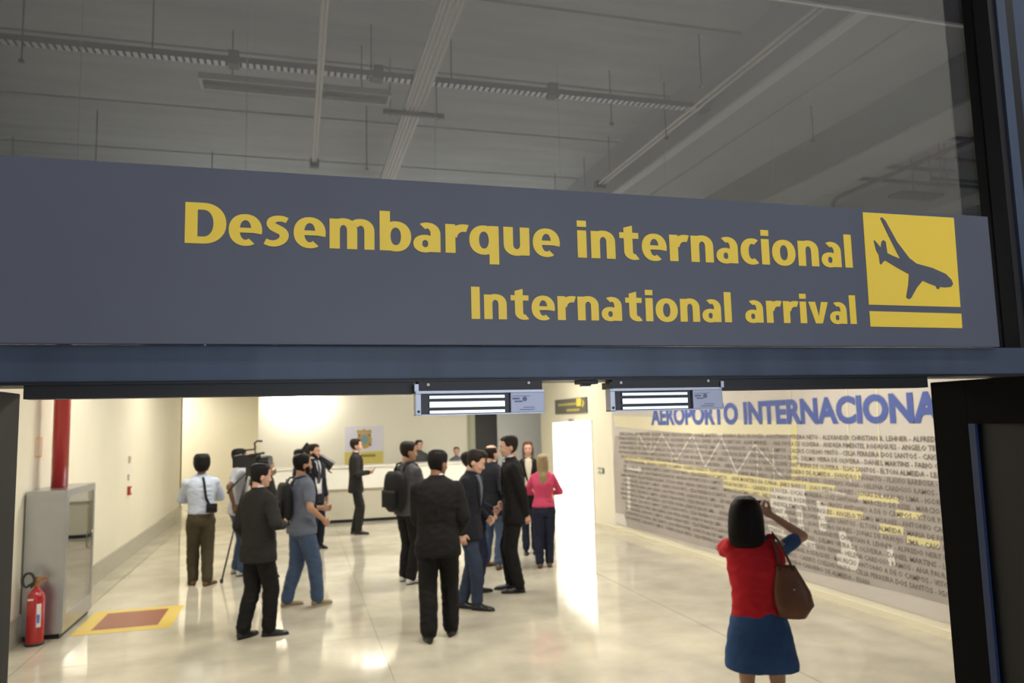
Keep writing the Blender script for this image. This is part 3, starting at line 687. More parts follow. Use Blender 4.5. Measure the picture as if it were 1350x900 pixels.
def conduit(xs_, y0, y1, z, lab):
    t = empty('white_conduit', (xs_[0], y0, z)); tag(t, lab, 'conduit')
    for x in xs_: kid(tb('conduit_tube', [(x, y0, z), (x, y1, z)], .014, M_pipew, n=10), t)
    kid(bx('end_box', (xs_[0]-.035, xs_[-1]+.035, y1-.02, y1+.06, z-.05, z+.04), M_dgalv), t)
    for y in (y0+.6, y1-.3):
        kid(tb('hanger_rod', [((xs_[0]+xs_[-1])/2, y, z+.012), ((xs_[0]+xs_[-1])/2, y, 5.5 if xs_[0] < 3.87 else 4.95)], .006, M_dgalv, n=6), t)
conduit((.16, .19), 3.6, 8.5, 5.0, 'white twin conduit running away left of the slim cable tray')
conduit((3.63, 3.69), 3.6, 8.6, 5.0, 'long pale twin conduit beside the big concrete beam')
rods = [(-2.03, 6.3, 4.88), (-1.12, 6.3, 5.06), (.60, 6.3, 5.0), (1.30, 6.3, 5.06), (-2.08, 8.74, 4.9), (.71, 8.02, 4.8), (2.97, 6.65, 4.95), (3.62, 6.76, 4.9), (3.64, 9.08, 5.0), (3.45, 9.72, 5.0),
        (-3.19, 9.75, 5.1), (-1.03, 9.8, 5.1), (3.48, 5.8, 5.0), (4.64, 5.82, 4.6), (-2.6, 6.3, 5.06)]
ORD = ['first', 'second', 'third', 'fourth', 'fifth', 'sixth', 'seventh', 'eighth', 'ninth', 'tenth', 'eleventh', 'twelfth', 'thirteenth', 'fourteenth', 'fifteenth']
rods.sort(key=lambda q: (V((q[0], q[1], 0)).dot(rt))/(V((q[0], q[1], 0)).dot(fwd)))
for ri, (x, y, z) in enumerate(rods):
    bm = bmesh.new(); top = 5.5 if x < 3.87 else 4.95; tube(bm, [(x, y, z), (x, y, top)], .0065, 6); box(bm, x-.016, x+.016, y-.016, y+.016, z-.012, z+.01)
    tag(fin('threaded_hanger_rod', bm, M_dgalv), 'thin threaded rod hanging from the ceiling, %s such rod from the left' % ORD[ri], 'rod', 'threaded rods hanging from the ceiling')
# right bay
t = empty('brown_service_pipe', (7.1, 7, 5.0)); tag(t, 'brown pipe with a turned-down end in the bay beyond the beam', 'pipe')
kid(tb('pipe_run', [(7.10, 8.6, 4.86), (7.10, 8.58, 4.96), (7.10, 8.5, 5.0), (7.10, 3.5, 5.0)], .028, M_rust, n=12), t)
kid(tb('pipe_branch', [(7.10, 6.9, 5.0), (8.8, 6.9, 5.0)], .02, M_rust, n=10), t)
for i, (x0, x1, y, z) in enumerate(((6.70, 8.35, 7.95, 5.08), (6.95, 8.35, 7.75, 5.2), (6.85, 8.9, 6.55, 5.1), (7.0, 8.9, 5.9, 5.06), (7.5, 9.3, 7.3, 4.9), (7.9, 9.3, 7.6, 4.95))):
    t = empty('pipe_strut', (x0, y, z)); tag(t, 'dark cross strut hung on rods beyond the beam, %s' % ['the far left one', 'just above the far left one', 'long one across the brown pipe', 'nearest to the entrance', 'short lowest one', 'short one above the lowest'][i], 'bracket', 'dark struts beyond the beam')
    kid(bx('channel', (x0, x1, y-.02, y+.02, z-.02, z+.02), M_dgalv), t)
    for x in (x0+.15, x1-.2): kid(tb('threaded_rod', [(x, y, z+.02), (x, y, 5.5)], .007, M_dgalv, n=6), t)
t = empty('junction_box', (8.1, 8.2, 5.0)); tag(t, 'dark flat box hanging on a rod beyond the beam', 'junction box')
kid(bx('box_body', (7.8, 8.5, 8.1, 8.35, 4.98, 5.02), M_dgalv), t); kid(tb('threaded_rod', [(8.1, 8.2, 5.02), (8.1, 8.2, 5.5)], .008, M_dgalv, n=6), t)

#PEOPLE
# ================================================================== PEOPLE
SK = {'light': (.62, .36, .26), 'tan': (.46, .25, .155), 'brown': (.30, .15, .085), 'dark': (.17, .085, .05)}
M_skin = {k: mat('skin_'+k, c, .5, var=.06, scale=9, spec=.4) for k, c in SK.items()}
def cloth(name, c, rough=.85, var=.12): return mat(name, c, rough, var=var, scale=5, bump=.5, bscale=7, spec=.25)
C_blacksuit = cloth('black_wool', (.010, .009, .009)); C_char = cloth('charcoal_wool', (.022, .0195, .019)); C_navy = cloth('navy_wool', (.012, .013, .024))
C_dknavy = cloth('dark_navy_wool', (.011, .012, .018)); C_white = cloth('white_cotton', (.72, .74, .80), var=.04); C_pale = cloth('pale_blue_grey_cotton', (.50, .56, .68), var=.06)
C_olive = cloth('dark_olive_cotton', (.065, .052, .030)); C_jean = cloth('blue_denim', (.060, .092, .165)); C_djean = cloth('dark_blue_denim', (.030, .042, .075))
C_polo = cloth('slate_grey_jersey', (.135, .150, .20)); C_tee = cloth('light_grey_jersey', (.52, .53, .58)); C_pink = cloth('pink_knit', (.60, .07, .15)); C_red = cloth('red_knit', (.56, .018, .028))
C_denim = cloth('denim_dress_cloth', (.035, .085, .21), var=.25); C_grey = cloth('mid_grey_jersey', (.085, .085, .09)); C_indigo = cloth('indigo_cotton', (.018, .022, .045))
C_khaki = mat('tan_suede', (.30, .22, .12), .8); C_brownl = mat('brown_leather', (.17, .085, .035), .5, var=.2, scale=8); C_bag = mat('bag_brown_leather', (.15, .055, .022), .42, var=.3, scale=7, bump=.3, bscale=30)
C_shoe = mat('black_shoe_leather', (.012, .011, .011), .25); C_sneak = mat('white_sneaker', (.60, .60, .62), .5); C_pack = cloth('black_nylon', (.010, .010, .011), .6); C_tie = mat('dark_tie_silk', (.03, .03, .045), .4)
H_blk = mat('black_hair', (.006, .004, .004), .6, spec=.22, var=.4, scale=30, stretch=(4, 4, .6)); H_brn = mat('dark_brown_hair', (.018, .011, .007), .65, spec=.25, var=.3, scale=30, stretch=(4, 4, .6))
H_lbr = mat('light_brown_hair', (.10, .05, .028), .6, var=.3, scale=30, stretch=(4, 4, .6)); H_bld = mat('ash_blonde_hair', (.30, .21, .10), .42, var=.35, scale=28, stretch=(5, 5, .5)); H_gry = mat('greying_hair', (.06, .055, .05), .5, var=.4, scale=40)
M_eye = mat('eye_white', (.7, .7, .68), .2); M_iris = mat('dark_iris', (.03, .018, .01), .1); M_lip = mat('lip_skin', (.40, .16, .13), .45)
X, Y, ZZ = V((1, 0, 0)), V((0, 1, 0)), V((0, 0, 1))

def ik(a, t, l1, l2, pole):
    a, t, pole = V(a), V(t), V(pole); d = t-a; L = d.length
    if L > (l1+l2)*.995: t = a+d*((l1+l2)*.995/L); d = t-a; L = d.length
    n = d/L; x = (l1*l1-l2*l2+L*L)/(2*L); h = math.sqrt(max(0, l1*l1-x*x)); p = (pole-n*pole.dot(n)).normalized()
    return a+n*x+p*h, t
TABLES = {  # z, rx, ry
 'jacket': [(.765, .198, .145), (.86, .196, .144), (.95, .182, .134), (1.06, .168, .120), (1.18, .178, .128), (1.30, .192, .132), (1.38, .196, .122), (1.44, .176, .100), (1.475, .125, .080), (1.50, .080, .066), (1.525, .064, .062)],
 'top': [(.90, .176, .132), (.96, .174, .128), (1.06, .158, .114), (1.18, .166, .120), (1.30, .178, .124), (1.38, .182, .114), (1.44, .160, .094), (1.475, .108, .074), (1.50, .068, .060), (1.515, .060, .058)],
 'wtop': [(.93, .178, .130), (.99, .166, .120), (1.08, .134, .100), (1.18, .146, .112), (1.28, .160, .130), (1.38, .160, .104), (1.44, .140, .084), (1.475, .092, .066), (1.50, .056, .052), (1.51, .052, .05)],
 'body': [(.80, .110, .085), (.88, .160, .110), (.96, .155, .105), (1.06, .138, .095), (1.18, .148, .10), (1.30, .158, .105), (1.38, .160, .095), (1.44, .130, .078), (1.475, .075, .06), (1.50, .052, .052)]}
def surf(tab, w):
    T = TABLES[tab]
    def yf(x, z):
        for (z0, a0, b0), (z1, a1, b1) in zip(T, T[1:]):
            if z <= z1 or (z1, a1, b1) == T[-1]:
                k_ = min(1, max(0, (z-z0)/(z1-z0))); rx, ry = (a0+(a1-a0)*k_)*w, (b0+(b1-b0)*k_)*w; break
        return ry*(max(0, 1-(abs(x)/rx)**2.4))**(1/2.4)
    return yf

def person(label, xy, face, H, feet, hands, skin='tan', hair='short', hm=None, top='suit', tm=None, pm=None, sm=None, w=1.,
           lean=0, look=(0, 0), sleeve='long', toes=None, open_=False, beard=False, grip=(0, 0), poles=None, inner=None, fem=False, tie=True, hem=.80, bare=False, glasses=False, floor_z=0, hofs=(0, 0, 0)):
    hm = hm or H_blk; sm = sm or C_shoe; skm = M_skin[skin]
    s = H/1.75; rz = R(face-90)
    root = empty('person', (xy[0], xy[1], floor_z), rz, s); tag(root, label, 'person')
    inv = Matrix.Rotation(-rz, 4, 'Z')
    def loc(p): return inv@(V(p)-V((xy[0], xy[1], floor_z if len(p) > 2 else 0)))/s
    LR = Matrix.Rotation(-R(lean), 4, 'X')
    def L_(p):
        p = V(p); o = V((0, 0, .95)); return o+LR@(p-o) if p.z > .95 else p
    def leanbm(bm):
        for v in bm.verts:
            if v.co.z > .95: v.co = L_(v.co)
    # joints
    sw = (.172*w if w < 1.1 else .172*1.1) if not fem else .142*w
    sh = [L_((-sw, 0, 1.40)), L_((sw, 0, 1.40))]; hip = [V((-.088*w, 0, .89)), V((.088*w, 0, .89))]
    ank, knee, elb, wri = [], [], [], []
    for i in range(2):
        f = loc((feet[i][0], feet[i][1], floor_z)) if len(feet[i]) == 2 else V(feet[i])
        z0 = f.z; kn, an = ik(hip[i], (f.x, f.y, z0+.085), .415, .405, (0, 1, 0)); ank.append(an); knee.append(kn)
        hnd = hands[i]; t = loc(hnd[1:]) if hnd[0] == 'w' else V(hnd)
        pole = (poles[i] if poles else None) or ((-.5 if i == 0 else .5), -1, -.35)
        e, wr = ik(sh[i], t, .29, .25, pole); elb.append(e); wri.append(wr)
    # ---- body: torso, arms, legs and neck as one surface, then head and hands
    bm = bmesh.new(); TB = TABLES['body']
    loft(bm, [ring((0, 0, z), X, Y, rx*w, ry*w, 20, 2.3) for z, rx, ry in TB])
    leanbm(bm)
    limb(bm, L_((0, -.012, 1.44)), L_((0, .012, 1.56)), .054, .050)
    k_ = .9 if fem else 1
    for i in range(2):
        limb(bm, sh[i], elb[i], .050*k_, .040*k_); limb(bm, elb[i], wri[i], .040*k_, .027*k_)
        limb(bm, hip[i], knee[i], .080*w, .048*w); limb(bm, knee[i]+V((0, -.008, 0)), knee[i]*.62+ank[i]*.38+V((0, -.015, 0)), .045*w, .051*w); limb(bm, knee[i]*.62+ank[i]*.38, ank[i], .047*w, .033)
    bodym = remesh(bm, .0125, 4)
    hb_ = bmesh.new()
    nk = L_((0, .004, 1.49))+V(hofs)
    HR = [(.030, .047, .018, .018), (.042, .040, .040, .046), (.072, .024, .055, .070), (.105, .012, .065, .085), (.140, .004, .072, .094), (.178, 0, .074, .098), (.212, -.004, .070, .091), (.238, -.006, .055, .072), (.254, -.006, .032, .042), (.259, -.006, .012, .016)]
    loft(hb_, [ring((0, y, z), X, Y, rx, ry, 24, 2.15) for z, y, rx, ry in HR])
    ell(hb_, (0, .102, .104), .014, .020, .012); limb(hb_, (0, .092, .140), (0, .110, .110), .008, .010)
    for q in (-1, 1):
        ell(hb_, (q*.075, -.004, .125), .010, .020, .032); ell(hb_, (q*.028, .088, .160), .022, .012, .008); ell(hb_, (q*.036, .072, .105), .022, .02, .02)
    ell(hb_, (0, .086, .052), .02, .014, .014); limb(hb_, (0, -.02, -.03), (0, -.012, .08), .052, .054)
    HM = Matrix.Translation(nk)@Matrix.Rotation(R(look[0]), 4, 'Z')@Matrix.Rotation(-R(look[1]), 4, 'X')
    HM = HM@Matrix.Scale(1.0 if fem else 1.05, 4)
    headm = remesh(hb_, .0062, 3); headm.transform(HM)
    parts = [bodym, headm]
    for i in range(2):
        sd = (-1, 1)[i]; d = (wri[i]-elb[i]).normalized(); th = V((0, .7, .7)); th = (th-d*th.dot(d)).normalized()
        n = d.cross(th)*-sd; W = wri[i]; g = grip[i]; b2 = bmesh.new()
        limb(b2, W-d*.03, W+d*.015, .026, .027, flat=.8)
        rr = [ring(W+d*(.0+.088*q), th, n, .030+.011*math.sin(q*2.2), .017-.003*q, 14, 2.6) for q in (0, .25, .5, .75, 1)]; loft(b2, rr)
        for off, ln in ((.030, .070), (.010, .078), (-.010, .073), (-.029, .058)):
            a1, a2 = R(14+g*42), R(34+g*85); p0 = W+d*.078+th*off; d1 = d*math.cos(a1)+n*math.sin(a1); d2 = d*math.cos(a2)+n*math.sin(a2)
            p1 = p0+d1*ln*.5+th*off*.08; a3 = a2+R(15+g*35); d3 = d*math.cos(a3)+n*math.sin(a3); p2 = p1+d2*ln*.3; p3 = p2+d3*ln*.25
            tube(b2, [p0-d*.012, p0, p1, p2, p3], [.0088, .0090, .0085, .0076, .0060], 8)
        p0 = W+d*.022+th*.026; t1 = (d*.6+th*(.75-.35*g)+n*(.25+.5*g)).normalized(); t2 = (d*.85+th*(.35-.4*g)+n*(.3+.5*g)).normalized()
        tube(b2, [p0-t1*.012, p0+t1*.036, p0+t1*.036+t2*.028, p0+t1*.036+t2*.042], [.013, .0115, .010, .007], 8)
        parts.append(remesh(b2, .0045, 2))
    link('body', join(parts), skm, root)
    # ---- face
    for q in (-1, 1):
        b2 = bmesh.new(); ell(b2, (q*.031, .0865, .139), .011, .007, .0065); o = fin('eye', b2, M_eye, root, True); o.data.transform(HM)
        b2 = bmesh.new(); ell(b2, (q*.031, .0925, .139), .005, .003, .005, 10); o2 = fin('iris', b2, M_iris, o, True); o2.data.transform(HM)
        b2 = bmesh.new(); tube(b2, [(q*.014, .0995, .158), (q*.030, .0985, .163), (q*.046, .086, .158)], [.003, .004, .002], 6); o = fin('eyebrow', b2, hm, root, True); o.data.transform(HM)
    b2 = bmesh.new(); tube(b2, [(-.024, .087, .075), (-.010, .0955, .078), (0, .097, .0765), (.010, .0955, .078), (.024, .087, .075)], [.002, .0045, .005, .0045, .002], 8)
    o = fin('mouth', b2, M_lip, root, True); o.data.transform(HM)
    if glasses:
        b2 = bmesh.new()
        for q in (-1, 1): tube(b2, [(q*.032+.019*math.cos(a*PI/6), .103, .137+.014*math.sin(a*PI/6)) for a in range(13)], .0016, 5); tube(b2, [(q*.052, .10, .142), (q*.078, .02, .142), (q*.078, -.01, .135)], .0018, 5)
        tube(b2, [(-.012, .106, .140), (.012, .106, .140)], .0018, 5); o = fin('glasses', b2, M_blk, root); o.data.transform(HM)
    # ---- hair
    b2 = bmesh.new(); rings = []; vol = .013 if hair != 'buzz' else .006
    if hair == 'afro': vol = .034
    zs = [.035, .06, .085, .11, .135, .155, .172, .188, .202, .216, .232, .246, .256]
    def hp(z):
        for (z0, y0, a0, b0), (z1, y1, a1, b1) in zip(HR, HR[1:]):
            if z <= z1: t = (z-z0)/(z1-z0); return y0+(y1-y0)*t, a0+(a1-a0)*t, b0+(b1-b0)*t
        return HR[-1][1:]
    for z in zs:
        y0, a0, b0 = hp(z); rr = []
        for i in range(36):
            a = 2*PI*i/36; dl = abs((math.degrees(a)-90+180) % 360-180)   # 0 = front
            thr = .206 if dl < 42 else (.206-(dl-42)/28*.062 if dl < 70 else (.144 if dl < 92 else max(.05, .144-(dl-92)/20*.094)))
            if hair == 'bald': thr = .30 if dl < 100 else .05
            if hair == 'bald' and 60 < dl <= 100: thr = .14
            ins = z > thr and not (hair == 'bald' and z > .225)
            t = vol*(1+.15*noise.noise(V((math.cos(a)*3, math.sin(a)*3, z*22+xy[0])))) if ins else -.012
            if hair == 'quiff' and ins and dl < 60 and z > .2: t += .014
            ca, sa = math.cos(a), math.sin(a); e = 2/2.15
            rr.append(V(((a0+t)*math.copysign(abs(ca)**e, ca), y0+(b0+t)*math.copysign(abs(sa)**e, sa), z+(max(0, t)*.9 if z > .2 else 0))))
        rings.append(rr)
    loft(b2, rings); b2.normal_update()
    if hair == 'afro':
        ell(b2, (0, -.022, .158), .108, .112, .122, 20); o = link('hair', remesh(b2, .008, 3), hm, root)
    elif hair in ('bob', 'long'):
        dn = -.045 if hair == 'bob' else -.27
        zz_ = [(.262, .035, .04, -.024), (.245, .072, .075, -.026), (.21, .098, .100, -.028), (.16, .112, .108, -.032), (.10, .118, .104, -.038), (.04, .120, .092, -.050), (-.01, .120, .078, -.060), (dn, .108, .062, -.070), (dn-.03, .075, .035, -.072)]
        if hair == 'long': zz_ = [(.215, .060, .060, -.030), (.18, .082, .080, -.026), (.13, .086, .080, -.03), (.07, .084, .070, -.040), (.0, .078, .056, -.056), (-.08, .070, .040, -.092), (-.18, .060, .030, -.112), (dn, .035, .018, -.110)]
        loft(b2, [ring((0, yy, z), X, Y, rx, ry, 22, 2.3) for z, rx, ry, yy in zz_])
        if hair == 'long':
            for q in (-1, 1): tube(b2, [(q*.060, .03, .20), (q*.078, .035, .14), (q*.076, .04, .05), (q*.070, .075, -.05), (q*.065, .10, -.14)], [.018, .020, .020, .018, .010], 8)
        hme = remesh(b2, .009, 4); o = link('hair', hme, hm, root)
    else:
        o = fin('hair', b2, hm, root, True); md = o.modifiers.new('sub', 'SUBSURF'); md.levels = md.render_levels = 1
    o.data.transform(HM)
    if beard:
        b2 = bmesh.new(); rr = []
        for z in (.028, .045, .062, .08, .1, .118):
            y0, a0, b0 = hp(max(z, .031)); r1 = []
            for i in range(28):
                a = R(-12+204*i/27); r1.append((a, z, y0, a0, b0))
            rr.append(r1)
        G = []
        for r1 in rr:
            line_ = []
            for a, z, y0, a0, b0 in r1:
                dl = abs(math.degrees(a)-90); t = .004 if (dl > 30 or z < .066) else -.008
                line_.append(b2.verts.new(((a0+t)*math.cos(a), y0+(b0+t)*math.sin(a), z)))
            G.append(line_)
        for g0, g1 in zip(G, G[1:]):
            for i in range(27): b2.faces.new((g0[i], g0[i+1], g1[i+1], g1[i]))
        o = fin('beard', b2, hm, root, True); o.data.transform(HM)
    # ---- trousers / skirt and shoes
    kw = .071 if pm in (C_jean, C_djean, C_indigo) else .075
    if not bare:
        b2 = bmesh.new(); loft(b2, [ring((0, 0, z), X, Y, rx*w, ry*w, 20, 2.3) for z, rx, ry in ((.80, .13, .10), (.85, .163, .118), (.90, .168, .120), (.97, .160, .114), (1.03, .152, .108))])
        for i in range(2):
            limb(b2, hip[i]+V((0, 0, -.02)), knee[i], .094*w, (kw+.004)*w); c = ank[i]+V((0, 0, .012)); limb(b2, knee[i], c, (kw+.003)*w, (kw-.006)*(w if w < 1.1 else 1.1)); 
        o = link('trousers', remesh(b2, .0125, 4), pm, root); rumple(o.data, .0065, xy[1]*5)
        if top == 'tucked':
            b2 = bmesh.new(); loft(b2, [ring((0, 0, z), X, Y, .162*w, .116*w, 24, 2.3) for z in (.985, 1.02)]); fin('belt', b2, M_blk, root, True)
    for i in range(2):
        ta = R(toes[i]) if toes else 0; dv = V((math.sin(ta), math.cos(ta), 0)); sv = V((math.cos(ta), -math.sin(ta), 0)); A = ank[i]; zb = A.z-.085
        b2 = bmesh.new(); base = V((A.x, A.y, zb)); rr = []
        for t, wd, ht in ((-.070, .020, .045), (-.062, .032, .075), (-.030, .037, .092), (.0, .038, .098), (.035, .040, .084), (.08, .045, .060), (.13, .047, .050), (.175, .038, .040), (.198, .018, .026)):
            rr.append([base+dv*t+sv*(wd*math.cos(a))+ZZ*max(.012, ht*.5+ht*.5*math.sin(a)) for a in [2*PI*j/14 for j in range(14)]])
        loft(b2, rr); o = fin('shoe', b2, sm, root, True)
        b2 = bmesh.new(); rr = []
        for z in (0, .014): rr.append([base+dv*(.064+.140*math.cos(a))+sv*((.040+.006*math.cos(a))*math.sin(a))+ZZ*z for a in [2*PI*j/20 for j in range(20)]])
        loft(b2, rr); fin('sole', b2, M_rub if sm is not C_khaki else mat('pale_sole', (.5, .45, .35), .6), o)
    # ---- upper garment
    T = 'jacket' if top == 'suit' else ('wtop' if fem else 'top'); yf = surf(T, w); tab = TABLES[T]
    if top == 'dress': tab = [(.635, .232, .165), (.66, .234, .167), (.74, .222, .165), (.84, .205, .158), (.93, .185, .145), (1.02, .152, .118)]+tab[2:]
    if top == 'untucked': tab = [(.84, .186, .142)]+tab[1:]
    if top == 'tucked': tab = [(.97, .166, .120)]+tab[2:]
    b2 = bmesh.new(); loft(b2, [ring((0, 0, z), X, Y, rx*w, ry*w, 24, 2.4) for z, rx, ry in tab]); leanbm(b2)
    ar = .062 if top == 'suit' else .055
    if fem: ar *= .88
    for i in range(2):
        ww_ = min(w, 1.12)
        limb(b2, sh[i]+V((0, 0, -.006)), elb[i], (ar+.004)*ww_, ar*ww_) if sleeve == 'long' else limb(b2, sh[i]+V((0, 0, -.006)), sh[i]*.35+elb[i]*.65, (ar+.004)*ww_, ar*ww_)
        if sleeve == 'long': limb(b2, elb[i], wri[i]*.97+elb[i]*.03, ar*ww_*.98, ar*.72)
    nm = {'suit': 'jacket', 'dress': 'dress', 'tucked': 'shirt', 'untucked': 'shirt'}.get(top, 'sweater')
    g = link(nm, remesh(b2, .0125, 5), tm, root); rumple(g.data, .005, xy[0]*7)
    info = dict(root=root, yf=yf, L=leanbm, wri=wri, elb=elb, sh=sh, s=s, HM=HM, nk=nk)
    if top == 'suit':
        inn = inner or C_white
        b2 = bmesh.new(); rows = [(1.12, -.012, .012), (1.22, -.032, .032), (1.34, -.052, .052), (1.43, -.056, .056), (1.485, -.05, .05)]
        if open_: rows = [(.93, -.055, .055), (1.05, -.06, .06), (1.22, -.065, .065), (1.36, -.065, .065), (1.43, -.06, .06), (1.485, -.05, .05)]
        slab(b2, rows, yf, .011, .02); leanbm(b2); fin('shirt_front', b2, inn, root, True)
        b2 = bmesh.new(); loft(b2, [ring((0, .004, z), X, Y, r, r*.98, 20) for z, r in ((1.46, .072), (1.49, .066), (1.525, .060), (1.538, .060))]); leanbm(b2); fin('shirt_collar', b2, inn, root, True)
        if tie:
            b2 = bmesh.new(); slab(b2, [(1.10, -.012, .012), (1.14, -.034, .034), (1.36, -.022, .022), (1.46, -.014, .014), (1.48, -.022, .022), (1.50, -.018, .018)], yf, .019, .012); leanbm(b2); fin('tie', b2, C_tie, root, True)
        for q in (-1, 1):
            b2 = bmesh.new(); slab(b2, [(1.12, *sorted((q*.008, q*.022))), (1.25, *sorted((q*.034, q*.085))), (1.36, *sorted((q*.053, q*.11))), (1.40, *sorted((q*.056, q*.085))), (1.47, *sorted((q*.05, q*.088)))], yf, .017, .014); leanbm(b2); fin('lapel', b2, tm, root, True)
        for i in range(2):
            b2 = bmesh.new(); d = (wri[i]-elb[i]).normalized(); tube(b2, [wri[i]-d*.05, wri[i]+d*.006], .034, 14); fin('shirt_cuff', b2, inn, root, True)
    else:
        b2 = bmesh.new(); r0 = .052 if fem else .060
        loft(b2, [ring((0, .003, z), X, Y, r, r, 20) for z, r in ((1.47, r0+.014), (1.50, r0+.006), (1.522, r0))]); leanbm(b2); fin('collar', b2, tm, root, True)
    return info
def worn(name, I, label, cat):
    r_ = I['root']; o = empty(name, r_.location, r_.rotation_euler.z, r_.scale.x); tag(o, label, cat); return o
def strap(o, I, pts, wd, m_, nm='strap', side=-1, off=.012):
    """band following the garment; pts = (x, z)"""
    b2 = bmesh.new(); rows = []
    P0, P1 = [], []
    yf = I['yf']
    for j, (x, z) in enumerate(pts):
        y = side*(yf(x, z)+off); P0.append(V((x, y, z)))
    for j, p in enumerate(P0):
        d = (P0[min(j+1, len(P0)-1)]-P0[max(j-1, 0)]).normalized(); n = V((p.x*.4, side*1., 0)).normalized(); u = d.cross(n).normalized()
        P1.append([p+u*wd/2+n*.005, p-u*wd/2+n*.005, p-u*wd/2-n*.004, p+u*wd/2-n*.004])
    loft(b2, P1); I['L'](b2); return fin(nm, b2, m_, o)
def backpack(I, label, w_=.17, h=.24, d=.14, zc=1.20):
    o = worn('backpack', I, label, 'backpack'); y0 = -(I['yf'](0, 1.2)+.012)
    b2 = bmesh.new(); rr = []
    for t in (0, .08, .22, .5, .78, .92, 1):
        z = zc-h+2*h*t; k_ = math.sin(PI*(.12+.76*t))**.35*(1 if 0 < t < 1 else .8); rr.append(ring((0, y0-d/2, z), X, Y, w_*k_, d/2*k_, 20, 3))
    loft(b2, rr); I['L'](b2); fin('bag_body', b2, C_pack, o, True)
    b2 = bmesh.new(); loft(b2, [ring((0, y0-d-.012, z), X, Y, w_*.74, .028, 16, 3) for z in (zc-h*.75, zc-h*.6, zc-.02, zc+.02)]); I['L'](b2); fin('front_pocket', b2, C_pack, o, True)
    b2 = bmesh.new(); tube(b2, [(-.03, y0-.03, zc+h-.01), (-.02, y0-.03, zc+h+.035), (.02, y0-.03, zc+h+.035), (.03, y0-.03, zc+h-.01)], .007, 8); I['L'](b2); fin('grab_loop', b2, C_pack, o, True)
    for q in (-1, 1):
        strap(o, I, [(q*.075, 1.475), (q*.095, 1.42), (q*.115, 1.32), (q*.135, 1.2), (q*.15, 1.1)], .045, C_pack, 'shoulder_strap', 1)
        b2 = bmesh.new(); tube(b2, [(q*.08, y0-.01, 1.40), (q*.078, y0+.03, 1.485), (q*.076, .0, 1.50), (q*.075, I['yf'](.075, 1.475)+.012, 1.475)], .012, 8); I['L'](b2); fin('strap_yoke', b2, C_pack, o, True)
    return o
def hand_thing(name, I, i, label, cat, off=(0, 0, 0), dims=(.036, .004, .072), m_=None, rot=(0, 0, 0)):
    """a small object resting in hand i"""
    d = (I['wri'][i]-I['elb'][i]).normalized(); p = I['wri'][i]+d*.085+V(off)
    W = I['root'].matrix_basis@p
    o = empty(name, W, I['root'].rotation_euler.z); o.rotation_euler = (R(rot[0]), R(rot[1]), I['root'].rotation_euler.z+R(rot[2])); tag(o, label, cat)
    bx('case', (-dims[0], dims[0], -dims[1], dims[1], -dims[2], dims[2]), m_ or M_blk, o, bev=min(dims)*.6)
    bx('screen', (-dims[0]*.88, dims[0]*.88, -dims[1]-.0008, -dims[1]+.0002, -dims[2]*.85, dims[2]*.85), mat('dark_phone_screen', (.02, .022, .028), .1), o)
    return o
DN = ((-.235, .05, .88), (.235, .05, .88))

# 1 white-shirted man, far left, back to us
p1 = person('man from behind in pale blue-white shirt and dark olive trousers by the left wall', (-1.235, 11.14), 98, 1.70, [(-1.33, 11.22), (-1.14, 11.10)],
  [(-.10, .34, 1.12), (.10, .34, 1.14)], 'dark', 'afro', H_blk, 'tucked', C_pale, C_olive, C_brownl, w=1.06, toes=(-12, 40), poles=((-1, -.6, -.4), (1, -.6, -.4)), grip=(.5, .5))
o = worn('camera_pouch', p1, 'black pouch on a shoulder strap at the right hip of the pale-shirted man', 'camera bag')
b2 = bmesh.new(); box(b2, .06, .20, -.235, -.13, .99, 1.11, .015); fin('pouch_body', b2, C_pack, o); b2 = bmesh.new(); box(b2, .07, .19, -.245, -.228, 1.05, 1.115, .005); fin('pouch_flap', b2, C_pack, o)
strap(o, p1, [(.015, 1.47), (.03, 1.40), (.045, 1.28), (.06, 1.18), (.10, 1.10)], .032, C_pack, 'shoulder_strap')
# 2 video operator in pale tee, tripod camera
p2 = person('camera operator in light grey T-shirt and jeans, half hidden behind the tripod camera', (-.80, 11.75), 20, 1.76, [(-.83, 11.86), (-.74, 11.62)],
  [(.10, .38, 1.36), ('w', -.84, 11.40, 1.02)], 'dark', 'short', H_blk, 'untucked', C_tee, C_jean, C_sneak, sleeve='short', look=(-15, 0))
t = empty('video_camera', (-.62, 11.3, 1.50), R(-25)); tag(t, 'black shoulder-size video camera with top handle on the tripod at left', 'video camera')
bx('camera_body', (-.17, .12, -.065, .065, .02, .20), M_blk, t, bev=.012)
b2 = bmesh.new(); loft(b2, [[V((x, y_, z_)) for y_, z_ in [(r*math.cos(a*PI/8), .11+r*math.sin(a*PI/8)) for a in range(16)]] for x, r in ((.12, .045), (.20, .05), (.27, .062), (.30, .07))]); fin('lens', b2, M_blk, t)
b2 = bmesh.new(); tube(b2, [(-.12, 0, .20), (-.10, 0, .26), (.06, 0, .27), (.08, 0, .20)], .012, 8); fin('top_handle', b2, M_blk, t, True)
b2 = bmesh.new(); box(b2, -.22, -.10, .065, .12, .12, .20, .008); fin('viewfinder', b2, M_blk, t)
b2 = bmesh.new(); tube(b2, [(.07, 0, .27), (.06, 0, .36), (.10, 0, .385), (.17, 0, .38)], .014, 8); fin('light_arm', b2, M_blk, t, True)
b2 = bmesh.new(); tube(b2, [(.02, -.07, .19), (.24, -.07, .22)], .018, 10); fin('microphone', b2, M_blk, t, True)
b2 = bmesh.new(); box(b2, -.24, -.17, -.06, .06, .02, .19, .01); fin('battery', b2, M_blk, t)
t = empty('tripod', (-.62, 11.3, 0)); tag(t, 'black tripod carrying the video camera at left', 'tripod')
bx('fluid_head', (-.06, .06, -.05, .05, 1.40, 1.52), M_blk, t, bev=.01)
